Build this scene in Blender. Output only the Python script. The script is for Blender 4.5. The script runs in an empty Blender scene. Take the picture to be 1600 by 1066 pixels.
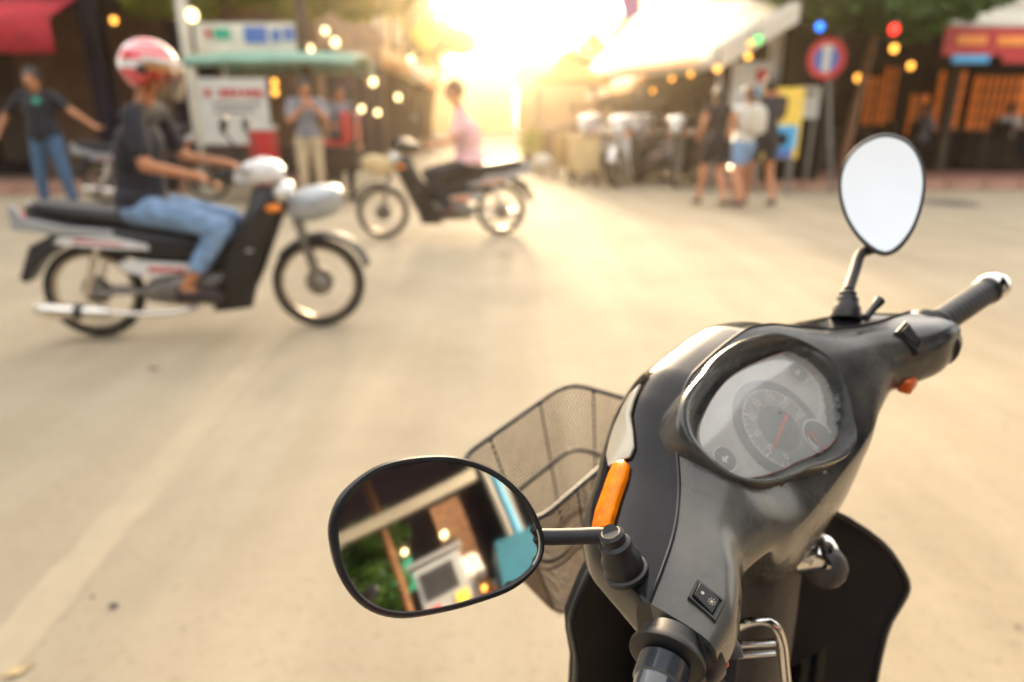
import bpy, bmesh, math, random
import numpy as np
from mathutils import Vector, Matrix
from mathutils.bvhtree import BVHTree
random.seed(7)
PI = math.pi
SC = bpy.context.scene
COL = SC.collection
# ---------------------------------------------------------------- camera
FP = 1600*24/36; PITCH = math.atan(358/FP); SP, CP = math.sin(PITCH), math.cos(PITCH)
CAM = Vector((0, 0, 1.25))
CR, CU, CF = Vector((1, 0, 0)), Vector((0, SP, CP)), Vector((0, CP, -SP))
cd = bpy.data.cameras.new('camera'); cam = bpy.data.objects.new('camera', cd); COL.objects.link(cam)
cam.location = CAM; cam.rotation_euler = (PI/2-PITCH, 0, 0)
cd.lens = 24; cd.sensor_width = 36; cd.clip_start = .02; cd.clip_end = 1000
cd.dof.use_dof = True; cd.dof.focus_distance = .455; cd.dof.aperture_fstop = 3.3
SC.camera = cam
# ---------------------------------------------------------------- light
SUN_EL, SUN_AZ = math.radians(11), math.radians(-4.6)      # azimuth clockwise from +Y
w = bpy.data.worlds.new('World'); SC.world = w; w.use_nodes = True
nt = w.node_tree; bg = nt.nodes['Background']
sky = nt.nodes.new('ShaderNodeTexSky'); sky.sky_type = 'NISHITA'; sky.sun_disc = False
sky.sun_elevation = SUN_EL; sky.sun_rotation = SUN_AZ; sky.dust_density = 6; sky.air_density = .6; sky.ozone_density = 0
mxs = nt.nodes.new('ShaderNodeMixRGB'); mxs.inputs[0].default_value = .6; mxs.inputs[2].default_value = (2.5, 2.35, 2.05, 1)      # thin high haze over the clear sky
nt.links.new(sky.outputs[0], mxs.inputs[1]); nt.links.new(mxs.outputs[0], bg.inputs[0]); bg.inputs[1].default_value = .15
sd = bpy.data.lights.new('sun', 'SUN'); so = bpy.data.objects.new('sun', sd); COL.objects.link(so)
sd.energy = 1.5; sd.angle = math.radians(10); sd.color = (1, .76, .48)
sdir = Vector((math.sin(SUN_AZ)*math.cos(SUN_EL), math.cos(SUN_AZ)*math.cos(SUN_EL), math.sin(SUN_EL)))
so.rotation_euler = sdir.to_track_quat('Z', 'Y').to_euler()
SC.view_settings.view_transform = 'Standard'; SC.view_settings.look = 'None'; SC.view_settings.gamma = 1
SC.view_settings.exposure = 2.92
SC.render.engine = 'CYCLES'
cy = SC.cycles; cy.use_denoising = True; cy.max_bounces = 8; cy.transparent_max_bounces = 12; cy.volume_bounces = 1
cy.caustics_reflective = False; cy.caustics_refractive = False; cy.sample_clamp_indirect = 6
# ---------------------------------------------------------------- materials
MATS = {}
def mat(name, col, rough=.6, metal=0, var=.15, scale=8, bump=0, bscale=60, emit=0, coat=0, spec=.5, trans=0, col2=None, rvar=0, alpha=1):
    if name in MATS: return MATS[name]
    m = bpy.data.materials.new(name); m.use_nodes = True; N = m.node_tree.nodes; L = m.node_tree.links
    b = N['Principled BSDF']; b.inputs['Roughness'].default_value = rough; b.inputs['Metallic'].default_value = metal
    b.inputs['Specular IOR Level'].default_value = spec; b.inputs['Coat Weight'].default_value = coat
    b.inputs['Transmission Weight'].default_value = trans; b.inputs['Alpha'].default_value = alpha
    c = tuple(col)+(1,); b.inputs['Base Color'].default_value = c
    if emit:
        b.inputs['Emission Color'].default_value = c; b.inputs['Emission Strength'].default_value = emit
    if (var or col2) and not emit:
        tc = N.new('ShaderNodeTexCoord'); nz = N.new('ShaderNodeTexNoise'); nz.inputs['Scale'].default_value = scale
        nz.inputs['Detail'].default_value = 6; nz.inputs['Roughness'].default_value = .65
        L.new(tc.outputs['Object'], nz.inputs['Vector'])
        r = N.new('ShaderNodeValToRGB'); r.color_ramp.elements[0].position = .35; r.color_ramp.elements[1].position = .68
        lo = [x*(1-var) for x in col]; hi = list(col2) if col2 else [min(1, x*(1+var)) for x in col]
        r.color_ramp.elements[0].color = (*lo, 1); r.color_ramp.elements[1].color = (*hi, 1)
        L.new(nz.outputs['Fac'], r.inputs['Fac']); L.new(r.outputs['Color'], b.inputs['Base Color'])
        if rvar:
            mr = N.new('ShaderNodeMapRange'); mr.inputs['From Min'].default_value = .3; mr.inputs['From Max'].default_value = .7
            mr.inputs['To Min'].default_value = max(.02, rough-rvar); mr.inputs['To Max'].default_value = min(1, rough+rvar)
            L.new(nz.outputs['Fac'], mr.inputs['Value']); L.new(mr.outputs[0], b.inputs['Roughness'])
    if bump:
        tc = N.new('ShaderNodeTexCoord'); nz = N.new('ShaderNodeTexNoise'); nz.inputs['Scale'].default_value = bscale
        nz.inputs['Detail'].default_value = 4; L.new(tc.outputs['Object'], nz.inputs['Vector'])
        bp = N.new('ShaderNodeBump'); bp.inputs['Strength'].default_value = bump; bp.inputs['Distance'].default_value = .01
        L.new(nz.outputs['Fac'], bp.inputs['Height']); L.new(bp.outputs[0], b.inputs['Normal'])
    MATS[name] = m; return m
def glassy(name, tint=(1, 1, 1), rough=.03, ior=1.5, boost=.0):
    m = bpy.data.materials.new(name); m.use_nodes = True; N = m.node_tree.nodes; L = m.node_tree.links
    N.remove(N['Principled BSDF']); o = N['Material Output']
    t = N.new('ShaderNodeBsdfTransparent'); t.inputs[0].default_value = (*tint, 1)
    g = N.new('ShaderNodeBsdfGlossy'); g.inputs['Roughness'].default_value = rough
    lw = N.new('ShaderNodeLayerWeight'); f = N.new('ShaderNodeMath'); f.operation = 'POWER'; f.inputs[1].default_value = 4; L.new(lw.outputs['Facing'], f.inputs[0])
    a = N.new('ShaderNodeMath'); a.operation = 'ADD'; a.use_clamp = True; a.inputs[1].default_value = boost+.04
    x = N.new('ShaderNodeMixShader'); L.new(f.outputs[0], a.inputs[0]); L.new(a.outputs[0], x.inputs[0])
    L.new(t.outputs[0], x.inputs[1]); L.new(g.outputs[0], x.inputs[2]); L.new(x.outputs[0], o.inputs[0])
    MATS[name] = m; return m
# ---------------------------------------------------------------- helpers
def V(*a): return Vector(a)
def U(px, py, z): return CAM + z*(CR*((px-800)/FP)+CU*((533-py)/FP)+CF)          # point seen at a pixel, at a depth
def G(px, py, h=0.0):
    d = U(px, py, 1)-CAM; t = (h-CAM.z)/d.z; return CAM+d*t                      # on the ground
def AY(px, py, y):
    d = U(px, py, 1)-CAM; return CAM+d*(y/d.y)                                    # on a vertical plane
class MB:
    def __init__(s): s.bm = bmesh.new()
    def face(s, pts):
        try: return s.bm.faces.new([s.bm.verts.new(p) for p in pts])
        except ValueError: return None
    def box(s, c, size, rot=None):
        c = Vector(c); h = Vector(size)/2; R_ = rot or Matrix.Identity(3)
        vs = [s.bm.verts.new(c+R_@Vector((i*h.x, j*h.y, k*h.z))) for i in (-1, 1) for j in (-1, 1) for k in (-1, 1)]
        for q in ((0, 1, 3, 2), (4, 6, 7, 5), (0, 4, 5, 1), (2, 3, 7, 6), (0, 2, 6, 4), (1, 5, 7, 3)): s.bm.faces.new([vs[i] for i in q])
        return s
    def rings(s, rs, closed=False, cap=True, loop=True):
        vv = [[s.bm.verts.new(p) for p in r] for r in rs]; n = len(vv[0])
        for a, b in (zip(vv, vv[1:]+vv[:1]) if closed else zip(vv, vv[1:])):
            for i in range(n if loop else n-1):
                j = (i+1) % n; s.bm.faces.new((a[i], a[j], b[j], b[i]))
        if cap and loop and not closed:
            s.bm.faces.new(vv[0][::-1]); s.bm.faces.new(vv[-1])
        return s
    def tube(s, pts, r, n=10, closed=False):
        pts = [Vector(p) for p in pts]; m = len(pts); rs = []
        rr = r if hasattr(r, '__len__') else [r]*m
        t0 = (pts[1]-pts[0]).normalized(); u = t0.orthogonal().normalized()
        for i, p in enumerate(pts):
            a = pts[i-1] if (i or closed) else p; b = pts[(i+1) % m] if (i < m-1 or closed) else p
            t = (b-a).normalized(); u = (u-t*u.dot(t)).normalized(); v = t.cross(u)
            rs.append([p+(u*math.cos(q*2*PI/n)+v*math.sin(q*2*PI/n))*rr[i] for q in range(n)])
        return s.rings(rs, closed=closed)
    def cyl(s, a, b, r0, r1=None, n=16): return s.tube([a, b], [r0, r0 if r1 is None else r1], n)
    def ell(s, c, rad, rot=None, nu=16, nv=10, clip=None):
        c = Vector(c); R_ = rot or Matrix.Identity(3); rs = []
        for j in range(nv+1):
            th = PI*(j+.0)/nv; th = min(max(th, .02), PI-.02)
            rs.append([c+R_@Vector((rad[0]*math.sin(th)*math.cos(2*PI*i/nu), rad[1]*math.sin(th)*math.sin(2*PI*i/nu), rad[2]*math.cos(th))) for i in range(nu)])
        return s.rings(rs)
    def lathe(s, prof, o=(0, 0, 0), ax=(0, 0, 1), n=24, cap=True):
        o = Vector(o); ax = Vector(ax).normalized(); u = ax.orthogonal().normalized(); v = ax.cross(u)
        return s.rings([[o+ax*h+(u*math.cos(2*PI*i/n)+v*math.sin(2*PI*i/n))*r for i in range(n)] for r, h in prof], cap=cap)
    def torus(s, c, ax, R, r, n=32, m=8):
        c = Vector(c); ax = Vector(ax).normalized(); u = ax.orthogonal().normalized(); v = ax.cross(u)
        return s.tube([c+(u*math.cos(2*PI*i/n)+v*math.sin(2*PI*i/n))*R for i in range(n)], r, m, closed=True)
    def prism(s, pts, off):
        off = Vector(off); return s.rings([[Vector(p) for p in pts], [Vector(p)+off for p in pts]])
    def build(s, name, m, parent=None, smooth=True, bevel=0, kind=None, seg=2, off=None, label=None):
        bmesh.ops.recalc_face_normals(s.bm, faces=s.bm.faces[:])
        if off is not None: bmesh.ops.translate(s.bm, verts=s.bm.verts[:], vec=Vector(off))
        me = bpy.data.meshes.new(name); s.bm.to_mesh(me); s.bm.free()
        return link(name, me, m, parent, smooth, bevel, kind, seg, label)
def link(name, me, m, parent=None, smooth=True, bevel=0, kind=None, seg=2, label=None):
    o = bpy.data.objects.new(name, me); COL.objects.link(o)
    if m:
        me.materials.clear(); me.materials.append(MATS[m] if isinstance(m, str) else m)
    if parent: o.parent = parent
    if bevel:
        b = o.modifiers.new('bevel', 'BEVEL'); b.width = bevel; b.segments = seg; b.limit_method = 'ANGLE'; b.angle_limit = math.radians(40)
    if smooth:
        me.shade_smooth()
        try: me.set_sharp_from_angle(angle=math.radians(42))
        except Exception: pass
    if kind: o['kind'] = kind
    if label: o['label'] = label
    return o
def thing(name, label, cat, loc=(0, 0, 0), rz=0, group=None, M=None):
    o = bpy.data.objects.new(name, None); COL.objects.link(o); o.empty_display_size = .1
    if M is not None: o.matrix_world = M
    else: o.location = loc; o.rotation_euler = (0, 0, rz)
    o['label'] = label; o['category'] = cat
    if group: o['group'] = group
    return o
def tag(o, label, cat, group=None):
    o['label'] = label; o['category'] = cat
    if group: o['group'] = group
    return o
def struct(o): o['kind'] = 'structure'; return o
def copy_tree(o, parent=None):
    c = o.copy(); COL.objects.link(c)
    if parent: c.parent = parent
    for ch in list(o.children): copy_tree(ch, c)
    return c
def spline(P_, n, closed=True):
    "Catmull-Rom through points"
    P_ = [Vector(p) for p in P_]; m = len(P_); out = []
    for k in range(n):
        t = k/n*m if closed else k/(n-1)*(m-1)
        i = int(t); f = t-i
        if not closed and i >= m-1: i, f = m-2, 1.0
        g = (lambda j: P_[j % m]) if closed else (lambda j: P_[min(max(j, 0), m-1)])
        a, b, c, d = g(i-1), g(i), g(i+1), g(i+2)
        out.append(.5*((2*b)+(c-a)*f+(2*a-5*b+4*c-d)*f*f+(3*b-a-3*c+d)*f**3))
    return out
def rotx(a): return Matrix.Rotation(a, 3, 'X')
def roty(a): return Matrix.Rotation(a, 3, 'Y')
def rotz(a): return Matrix.Rotation(a, 3, 'Z')
def zto(d): return Vector(d).to_track_quat('Z', 'Y').to_matrix()
# ================================================================ THE SETTING
mat('road', (.385, .325, .235), .85, var=.10, scale=.9, bump=.25, bscale=14, spec=.08, col2=(.43, .365, .265))
mat('brick_red', (.30, .13, .09), .8, var=.25, scale=3)
mat('kerb_stone', (.36, .20, .14), .8, var=.2, scale=4)
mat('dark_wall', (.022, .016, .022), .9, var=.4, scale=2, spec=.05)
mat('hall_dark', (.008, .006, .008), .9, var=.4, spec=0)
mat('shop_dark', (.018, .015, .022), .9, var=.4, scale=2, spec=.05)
mat('brown_wall', (.16, .09, .05), .8, var=.3, scale=1.5)
mat('tan_beam', (.42, .28, .12), .7, var=.2, scale=3)
mat('red_cloth', (.42, .02, .035), .8, var=.2, scale=4)
mat('teal_roof', (.17, .33, .26), .5, var=.2, scale=4)
mat('cream_cloth', (.52, .48, .40), .75, var=.08, scale=2)
mat('white_wall', (.55, .53, .48), .8, var=.1, scale=1)
mat('yellow_wall', (.62, .48, .24), .8, var=.15, scale=1)
mat('orange_cloth', (.80, .30, .08), .8, var=.2, scale=3)
mat('sign_white', (.55, .54, .49), .6, var=.12, scale=3)
mat('sign_blue', (.05, .14, .42), .5, var=.1)
mat('sign_red', (.45, .012, .015), .5, var=.1)
mat('sign_green', (.02, .35, .22), .5, var=.1)
mat('sign_yellow', (.80, .55, .08), .5, var=.1)
mat('sign_sky', (.06, .38, .70), .5, var=.1)
mat('sign_orange', (.85, .28, .04), .5, var=.1)
mat('purple_cloth', (.22, .06, .28), .8, var=.1)
mat('post_white', (.62, .58, .48), .5, var=.12, scale=4)
mat('post_grey', (.20, .19, .18), .5, metal=.3, var=.2, scale=6)
mat('wood_dark', (.05, .03, .02), .8, var=.35, scale=6)
mat('bark', (.20, .10, .05), .9, var=.4, scale=10, bump=.4, bscale=18)
mat('leaf_green', (.05, .13, .02), .6, var=.4, scale=1.2, col2=(.11, .22, .03))
mat('leaf_yellow', (.18, .22, .015), .6, var=.3, scale=1.2, col2=(.32, .30, .04))
mat('glow_orange', (1, .24, .03), emit=.035)
mat('bulb_orange', (1, .42, .06), emit=.55)
mat('bulb_and_glow_warm', (1, .72, .34), emit=.9)
mat('bulb_red', (1, .03, .02), emit=.6)
mat('bulb_blue', (.02, .20, 1), emit=.5)
mat('bulb_green', (.03, .7, .12), emit=.35)
mat('cardboard', (.55, .42, .22), .8, var=.15, scale=5)
mat('plastic_blue', (.012, .13, .22), .5, var=.2, scale=3)
mat('steel', (.45, .44, .42), .35, metal=.9, var=.15, scale=8)
mat('stone', (.10, .09, .08), .9, var=.3, scale=30)
for nm_ in ('leaf_green', 'leaf_yellow'):                      # light comes through the leaves
    N = MATS[nm_].node_tree.nodes; L = MATS[nm_].node_tree.links; b = N['Principled BSDF']; o_ = N['Material Output']
    tl = N.new('ShaderNodeBsdfTranslucent'); ms = N.new('ShaderNodeMixShader'); ms.inputs[0].default_value = .45
    L.new(b.inputs['Base Color'].links[0].from_socket, tl.inputs[0]); L.new(b.outputs[0], ms.inputs[1]); L.new(tl.outputs[0], ms.inputs[2]); L.new(ms.outputs[0], o_.inputs[0])
# ground: one sheet, slightly uneven
m = MB(); m.face([(-46, -26, 0), (46, -26, 0), (46, 84, 0), (-46, 84, 0)]); gr = struct(m.build('road', 'road', smooth=False))
N = MATS['road'].node_tree.nodes; L = MATS['road'].node_tree.links          # wear: pale dusty wheel tracks and darker patches
b = N['Principled BSDF']; src = b.inputs['Base Color'].links[0].from_socket
tc = N.new('ShaderNodeTexCoord'); mp = N.new('ShaderNodeMapping'); mp.inputs['Rotation'].default_value = (0, 0, math.radians(30)); mp.inputs['Scale'].default_value = (2.2, .16, 1)
nz = N.new('ShaderNodeTexNoise'); nz.inputs['Scale'].default_value = 1.6; nz.inputs['Detail'].default_value = 5
L.new(tc.outputs['Object'], mp.inputs[0]); L.new(mp.outputs[0], nz.inputs['Vector'])
rp_ = N.new('ShaderNodeValToRGB'); rp_.color_ramp.elements[0].position = .4; rp_.color_ramp.elements[0].color = (.80, .76, .72, 1); rp_.color_ramp.elements[1].position = .62; rp_.color_ramp.elements[1].color = (1, 1, 1, 1)
L.new(nz.outputs['Fac'], rp_.inputs['Fac']); mx = N.new('ShaderNodeMixRGB'); mx.blend_type = 'MULTIPLY'; mx.inputs[0].default_value = .35
L.new(src, mx.inputs[1]); L.new(rp_.outputs[0], mx.inputs[2])
n2 = N.new('ShaderNodeTexNoise'); n2.inputs['Scale'].default_value = 34; n2.inputs['Detail'].default_value = 8; n2.inputs['Roughness'].default_value = .8; L.new(tc.outputs['Object'], n2.inputs['Vector'])
r2 = N.new('ShaderNodeValToRGB'); r2.color_ramp.elements[0].position = .30; r2.color_ramp.elements[0].color = (.55, .5, .45, 1); r2.color_ramp.elements[1].position = .46; r2.color_ramp.elements[1].color = (1, 1, 1, 1)
L.new(n2.outputs['Fac'], r2.inputs['Fac']); m2 = N.new('ShaderNodeMixRGB'); m2.blend_type = 'MULTIPLY'; m2.inputs[0].default_value = .8
L.new(mx.outputs[0], m2.inputs[1]); L.new(r2.outputs[0], m2.inputs[2]); L.new(m2.outputs[0], b.inputs['Base Color'])
mat('streak_tone', (.40, .333, .236), .85, var=.07, scale=2, col2=(.455, .38, .268), bump=.25, bscale=14, spec=.08)
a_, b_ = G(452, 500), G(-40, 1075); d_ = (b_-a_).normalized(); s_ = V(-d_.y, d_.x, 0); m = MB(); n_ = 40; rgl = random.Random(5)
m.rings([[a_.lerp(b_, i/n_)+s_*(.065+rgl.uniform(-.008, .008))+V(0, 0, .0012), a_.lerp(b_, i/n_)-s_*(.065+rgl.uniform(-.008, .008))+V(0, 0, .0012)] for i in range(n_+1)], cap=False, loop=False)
struct(m.build('sun_streak', 'streak_tone', smooth=False))  # pale strip painting the streak of sunlight across the road
# pavements with kerb stones
def pavement(name, x0, x1, y0, y1, kerb_edges, mt='brick_red'):
    m = MB(); m.box(((x0+x1)/2, (y0+y1)/2, .055), (x1-x0, y1-y0, .13)); o = struct(m.build(name, mt, smooth=False))
    src = None
    for (ax, ay, bx, by) in kerb_edges:
        Lk = math.hypot(bx-ax, by-ay); n = int(Lk/.6); ang = math.atan2(by-ay, bx-ax)
        for i in range(n):
            f = (i+.5)/n
            if src is None:
                mm = MB(); mm.box((0, 0, 0), (.59, .16, .17)); src = mm.build('kerb_stone', 'kerb_stone', bevel=.015); k = src
            else: k = src.copy(); COL.objects.link(k)
            k.parent = o; k.location = (ax+(bx-ax)*f, ay+(by-ay)*f, .06+random.uniform(-.006, .006)); k.rotation_euler = (0, 0, ang+random.uniform(-.01, .01))
pavement('pavement_right', 3.7, 16, 11.9, 14.0, [(3.6, 11.8, 16, 11.8)])
pavement('pavement_left', -16, -5.4, 11.2, 12.6, [(-16, 11.1, -5.4, 11.1)], 'kerb_stone')
# ---- far street: shop houses on both sides
def shop_house(x0, x1, y0, y1, h, wallm, label, face, awn=None, group='shop houses down the sunlit street', floors=2):
    t = thing('shop_house', label, 'building', (x0+(x1-x0)/2, y0, 0), group=group); ox, oy = x0+(x1-x0)/2, y0
    W, D = x1-x0, y1-y0
    m = MB(); m.box((0, D/2, h/2), (W, D, h)); m.build('wall', wallm, t, smooth=False)
    m = MB(); m.box((0, D/2, h+.08), (W+.3, D+.3, .16)); m.build('roof', 'brown_wall', t, smooth=False)
    sx = W/2*face                                     # the side that faces the street
    nwin = max(2, int(D/2.2))
    for fl in range(1, floors+1):
        z_ = 3.2+(fl-1)*2.9
        if z_+1.2 > h: break
        for i in range(nwin):
            yy = D*(i+.5)/nwin; m = MB(); m.box((sx+.03*face, yy, z_+.7), (.08, 1.0, 1.3)); wf = m.build('window', 'wood_dark', t, smooth=False)
            m = MB(); m.box((sx+.055*face, yy, z_+.7), (.06, .82, 1.1)); m.build('pane', 'post_grey', wf, smooth=False)
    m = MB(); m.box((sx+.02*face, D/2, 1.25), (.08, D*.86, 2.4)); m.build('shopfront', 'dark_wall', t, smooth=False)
    if awn:
        m = MB(); m.rings([[V(sx, .2, 2.75), V(sx+1.5*face, .2, 2.25), V(sx+1.5*face, D-.2, 2.25), V(sx, D-.2, 2.75)], [V(sx, .2, 2.70), V(sx+1.5*face, .2, 2.20), V(sx+1.5*face, D-.2, 2.20), V(sx, D-.2, 2.70)]])
        m.build('awning', awn, t, smooth=False)
        m = MB(); m.box((sx+1.5*face, D/2, 2.08), (.03, D-.4, .26)); m.build('valance', awn, t, smooth=False)
    return t
shop_house(-9.5, -3.7, 14.0, 21, 6.4, 'brown_wall', 'brown two storey shop house behind the teal roofed cart', 1, None)
shop_house(-10, -4.0, 21.3, 29, 5.6, 'yellow_wall', 'ochre shop house with orange awning, second down the left side of the street', 1, 'orange_cloth')
shop_house(-11, -4.3, 29.3, 39, 4.8, 'white_wall', 'pale shop house furthest down the left side of the hazy street', 1, 'cream_cloth')
shop_house(5.6, 11.5, 24.5, 33, 6.4, 'yellow_wall', 'yellow shop house behind the far end of the big white awning', -1, 'orange_cloth')
shop_house(5.9, 12, 33.4, 44, 5.6, 'white_wall', 'pale shop house furthest down the right side of the hazy street', -1, 'cream_cloth')
# ---- right corner: building with the big white awning
t = thing('corner_restaurant', 'dark fronted corner restaurant with a big sloping white awning and fringe banner', 'building', (8, 12, 0))
def inn(p): return V(*p)-V(8, 12, 0)
m = MB(); m.box(inn((8.2, 21.2, 3.6)), (7.2, 7.0, 7.2)); m.build('wall', 'white_wall', t, smooth=False)
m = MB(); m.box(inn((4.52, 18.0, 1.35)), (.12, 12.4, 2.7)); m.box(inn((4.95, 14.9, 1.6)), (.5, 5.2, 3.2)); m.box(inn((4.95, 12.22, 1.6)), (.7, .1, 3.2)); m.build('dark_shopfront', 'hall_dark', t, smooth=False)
Lf, Ln, Un, Uf = V(2.25, 21.5, 2.42), V(3.15, 11.2, 2.14), V(4.2, 11.0, 2.78), V(4.1, 21.5, 4.4)
m = MB(); n_ = 12; rs = []
for i in range(n_+1):
    f = i/n_; a = Lf.lerp(Ln, f); b_ = Uf.lerp(Un, f); sag = -.05*math.sin(PI*((f*4) % 1))
    rs.append([inn(a.lerp(b_, g/6)+V(0, 0, sag+.02*math.sin(g))) for g in range(7)])
m.rings(rs, cap=False, loop=False); aw = m.build('awning', 'cream_cloth', t); md = aw.modifiers.new('solid', 'SOLIDIFY'); md.thickness = .02
m = MB(); rs = [[inn(Lf.lerp(Ln, i/24)+V(-.02, 0, -.0)), inn(Lf.lerp(Ln, i/24)+V(-.02, 0, -.30+.03*(i % 2)))] for i in range(25)]
m.rings(rs, cap=False, loop=False); va = m.build('valance', 'cream_cloth', t); md = va.modifiers.new('solid', 'SOLIDIFY'); md.thickness = .01
m = MB(); rs = [[inn(Lf.lerp(Ln, i/24)+V(-.034, 0, -.07)), inn(Lf.lerp(Ln, i/24)+V(-.034, 0, -.17))] for i in list(range(8, 23))]
m.rings(rs, cap=False, loop=False); m.build('valance_print', 'sign_orange', t)
m = MB(); rs = [[inn(Ln.lerp(Un, i/10)+V(0, -.03, 0)), inn(Ln.lerp(Un, i/10)+V(0, -.03, -.28))] for i in range(11)]
m.rings(rs, cap=False, loop=False); m.build('side_valance', 'cream_cloth', t)
for f in (.02, .5, .98):
    p = Lf.lerp(Ln, f); m = MB(); m.cyl(inn((p.x+.1, p.y, 0)), inn((p.x+.1, p.y, p.z-.02)), .035); m.build('awning_post', 'post_grey', t)
# ---- right restaurant facing the camera, cream awning, red banner
t = thing('open_front_restaurant', 'open fronted dark restaurant with cream awning, red banner and orange lit windows', 'building', (10.5, 14.2, 0))
def rr_(p): return V(*p)-V(10.5, 14.2, 0)
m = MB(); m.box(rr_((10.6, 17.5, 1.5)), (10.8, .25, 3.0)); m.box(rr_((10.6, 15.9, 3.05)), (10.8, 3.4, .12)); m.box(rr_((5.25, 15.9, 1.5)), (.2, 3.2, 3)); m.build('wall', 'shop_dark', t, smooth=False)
m = MB(); m.box(rr_((10.6, 15.8, .07)), (10.6, 3.2, .14)); m.build('floor', 'dark_wall', t, smooth=False)
m = MB(); m.box(rr_((11.0, 15.4, 5.0)), (10.0, 2.2, 3.7)); m.build('upper_wall', 'white_wall', t, smooth=False)
a0_, a1_ = AY(1398, 34, 13.0), AY(1430, 72, 12.4)
m = MB(); m.rings([[rr_((x_, 14.3, 3.2)), rr_((x_, 12.5, 2.62))] for x_ in (6.75, 8, 9, 10, 11, 12, 13, 14, 15.5)], cap=False, loop=False)
aw = m.build('awning', 'cream_cloth', t); md = aw.modifiers.new('solid', 'SOLIDIFY'); md.thickness = .03
m = MB(); m.box(rr_((11.2, 12.47, 2.37)), (7.9, .03, .44)); bn = m.build('banner', 'sign_red', t, smooth=False)
random.seed(4)
for i in range(11):
    x_ = 7.7+i*.68; mt = ['sign_orange', 'sign_orange', 'sign_yellow', 'sign_orange', 'sign_blue'][i % 5]
    m = MB(); m.box(rr_((x_, 12.44, 2.40+random.uniform(-.03, .06))), (.5, .02, .14)); m.build('banner_print', mt, bn, smooth=False)
for i, mt in enumerate(['sign_sky', 'sign_red', 'sign_green', 'sign_green', 'sign_yellow', 'sign_red', 'sign_sky', 'sign_green', 'sign_yellow']):
    m = MB(); m.box(rr_((7.75+i*.85, 12.46, 2.10)), (.62, .03, .13)); m.build('banner_flap', mt, bn, smooth=False)
for px, hw, yt, yb in ((1362, 9, 125, 190), (1388, 8, 112, 190), (1433, 12, 152, 208), (1482, 18, 118, 196), (1560, 40, 125, 200)):
    p = AY(px, (yt+yb)/2, 17.2); w_ = 2*hw/FP*17.5; h_ = (yb-yt)/FP*17.5
    m = MB(); m.box(rr_(p), (w_, .06, h_)); wf = m.build('window', 'glow_orange', t, smooth=False)
    for k in range(1, max(2, int(hw/6))+1):
        m = MB(); m.box(rr_((p.x-w_/2+w_*k/(int(hw/6)+2), p.y-.05, p.z)), (.035, .04, h_)); m.build('mullion', 'wood_dark', wf, smooth=False)
    for k in range(1, 4):
        m = MB(); m.box(rr_((p.x, p.y-.06, p.z-h_/2+h_*k/4)), (w_, .03, .03)); m.build('transom', 'wood_dark', wf, smooth=False)
for x_ in (6.2, 8.6, 11.2, 13.8):
    m = MB(); m.box(rr_((x_, 14.2, 1.5)), (.16, .16, 3.0)); m.build('post', 'wood_dark', t, smooth=False)
# tables and stools under the awnings
def table(x, y, lab, seats=3):
    t = thing('cafe_table', lab, 'table', (x, y, .14), random.uniform(-.3, .3), 'dark tables in the open fronted restaurant')
    m = MB(); m.box((0, 0, .74), (.8, .8, .04)); m.build('table_top', 'wood_dark', t, bevel=.01)
    for i in (-1, 1):
        for j in (-1, 1):
            m = MB(); m.box((i*.34, j*.34, .36), (.05, .05, .72)); m.build('leg', 'wood_dark', t, smooth=False)
    return t
table(7.0, 14.9, 'dark wooden table nearest the tree trunk in the open fronted restaurant'); table(9.3, 14.8, 'dark wooden table in the middle of the open fronted restaurant'); table(10.9, 15.1, 'dark wooden table in front of the widest orange window')
def chair(x, y, rz, lab):
    t = thing('chair', lab, 'chair', (x, y, .14), rz, 'dark chairs in the open fronted restaurant')
    m = MB(); m.box((0, 0, .45), (.42, .42, .04)); m.build('seat', 'wood_dark', t, bevel=.01)
    m = MB(); m.box((0, .2, .78), (.42, .03, .3)); m.build('backrest', 'wood_dark', t, bevel=.01)
    for i in (-1, 1):
        for j in (-1, 1):
            m = MB(); hh = .92 if j > 0 else .43; m.box((i*.19, j*.195, hh/2), (.035, .035, hh)); m.build('leg', 'wood_dark', t, smooth=False)
chair(7.7, 14.9, -PI/2, 'dark chair beside the table nearest the tree trunk'); chair(8.6, 14.9, PI/2, 'dark chair on the tree side of the middle table'); chair(10.0, 14.8, -PI/2, 'dark chair between the middle table and the far table')
chair(10.9, 15.8, 0, 'dark chair behind the table at the widest window'); chair(11.7, 15.1, -PI/2, 'dark chair beside the table at the frame edge')
# ---- left corner: dark shop with red awning
t = thing('dark_corner_shop', 'dark corner shop with red awning, ochre beam and black posts on the left', 'building', (-9, 11.8, 0))
def ls(p): return V(*p)-V(-9, 11.8, 0)
m = MB(); m.box(ls((-10, 14.6, 1.6)), (9.0, .2, 3.2)); m.box(ls((-10, 13.2, 3.1)), (9.0, 2.8, .15)); m.box(ls((-5.4, 13.2, 1.6)), (.2, 2.8, 3.2)); m.build('wall', 'dark_wall', t, smooth=False)
m = MB(); m.box(ls((-10, 12.2, 3.5)), (9.2, .3, .42)); m.build('beam', 'tan_beam', t, smooth=False)
m = MB(); m.box(ls((-10, 14.0, 5.7)), (9.0, 2.5, 4.0)); m.build('upper_wall', 'brown_wall', t, smooth=False)
m = MB(); m.rings([[ls((x_, 11.9, 2.98)), ls((x_, 11.0, 2.58)), ls((x_, 10.98, 2.08))] for x_ in (-15, -13, -11, -9, -8, -6.8)], cap=False, loop=False)
aw = m.build('awning', 'red_cloth', t); md = aw.modifiers.new('solid', 'SOLIDIFY'); md.thickness = .02
for x_ in (-13.5, -10.2, -6.7):
    m = MB(); m.box(ls((x_, 11.95, 1.7)), (.30, .24, 3.4)); m.build('post', 'shop_dark', t, bevel=.01)
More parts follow.
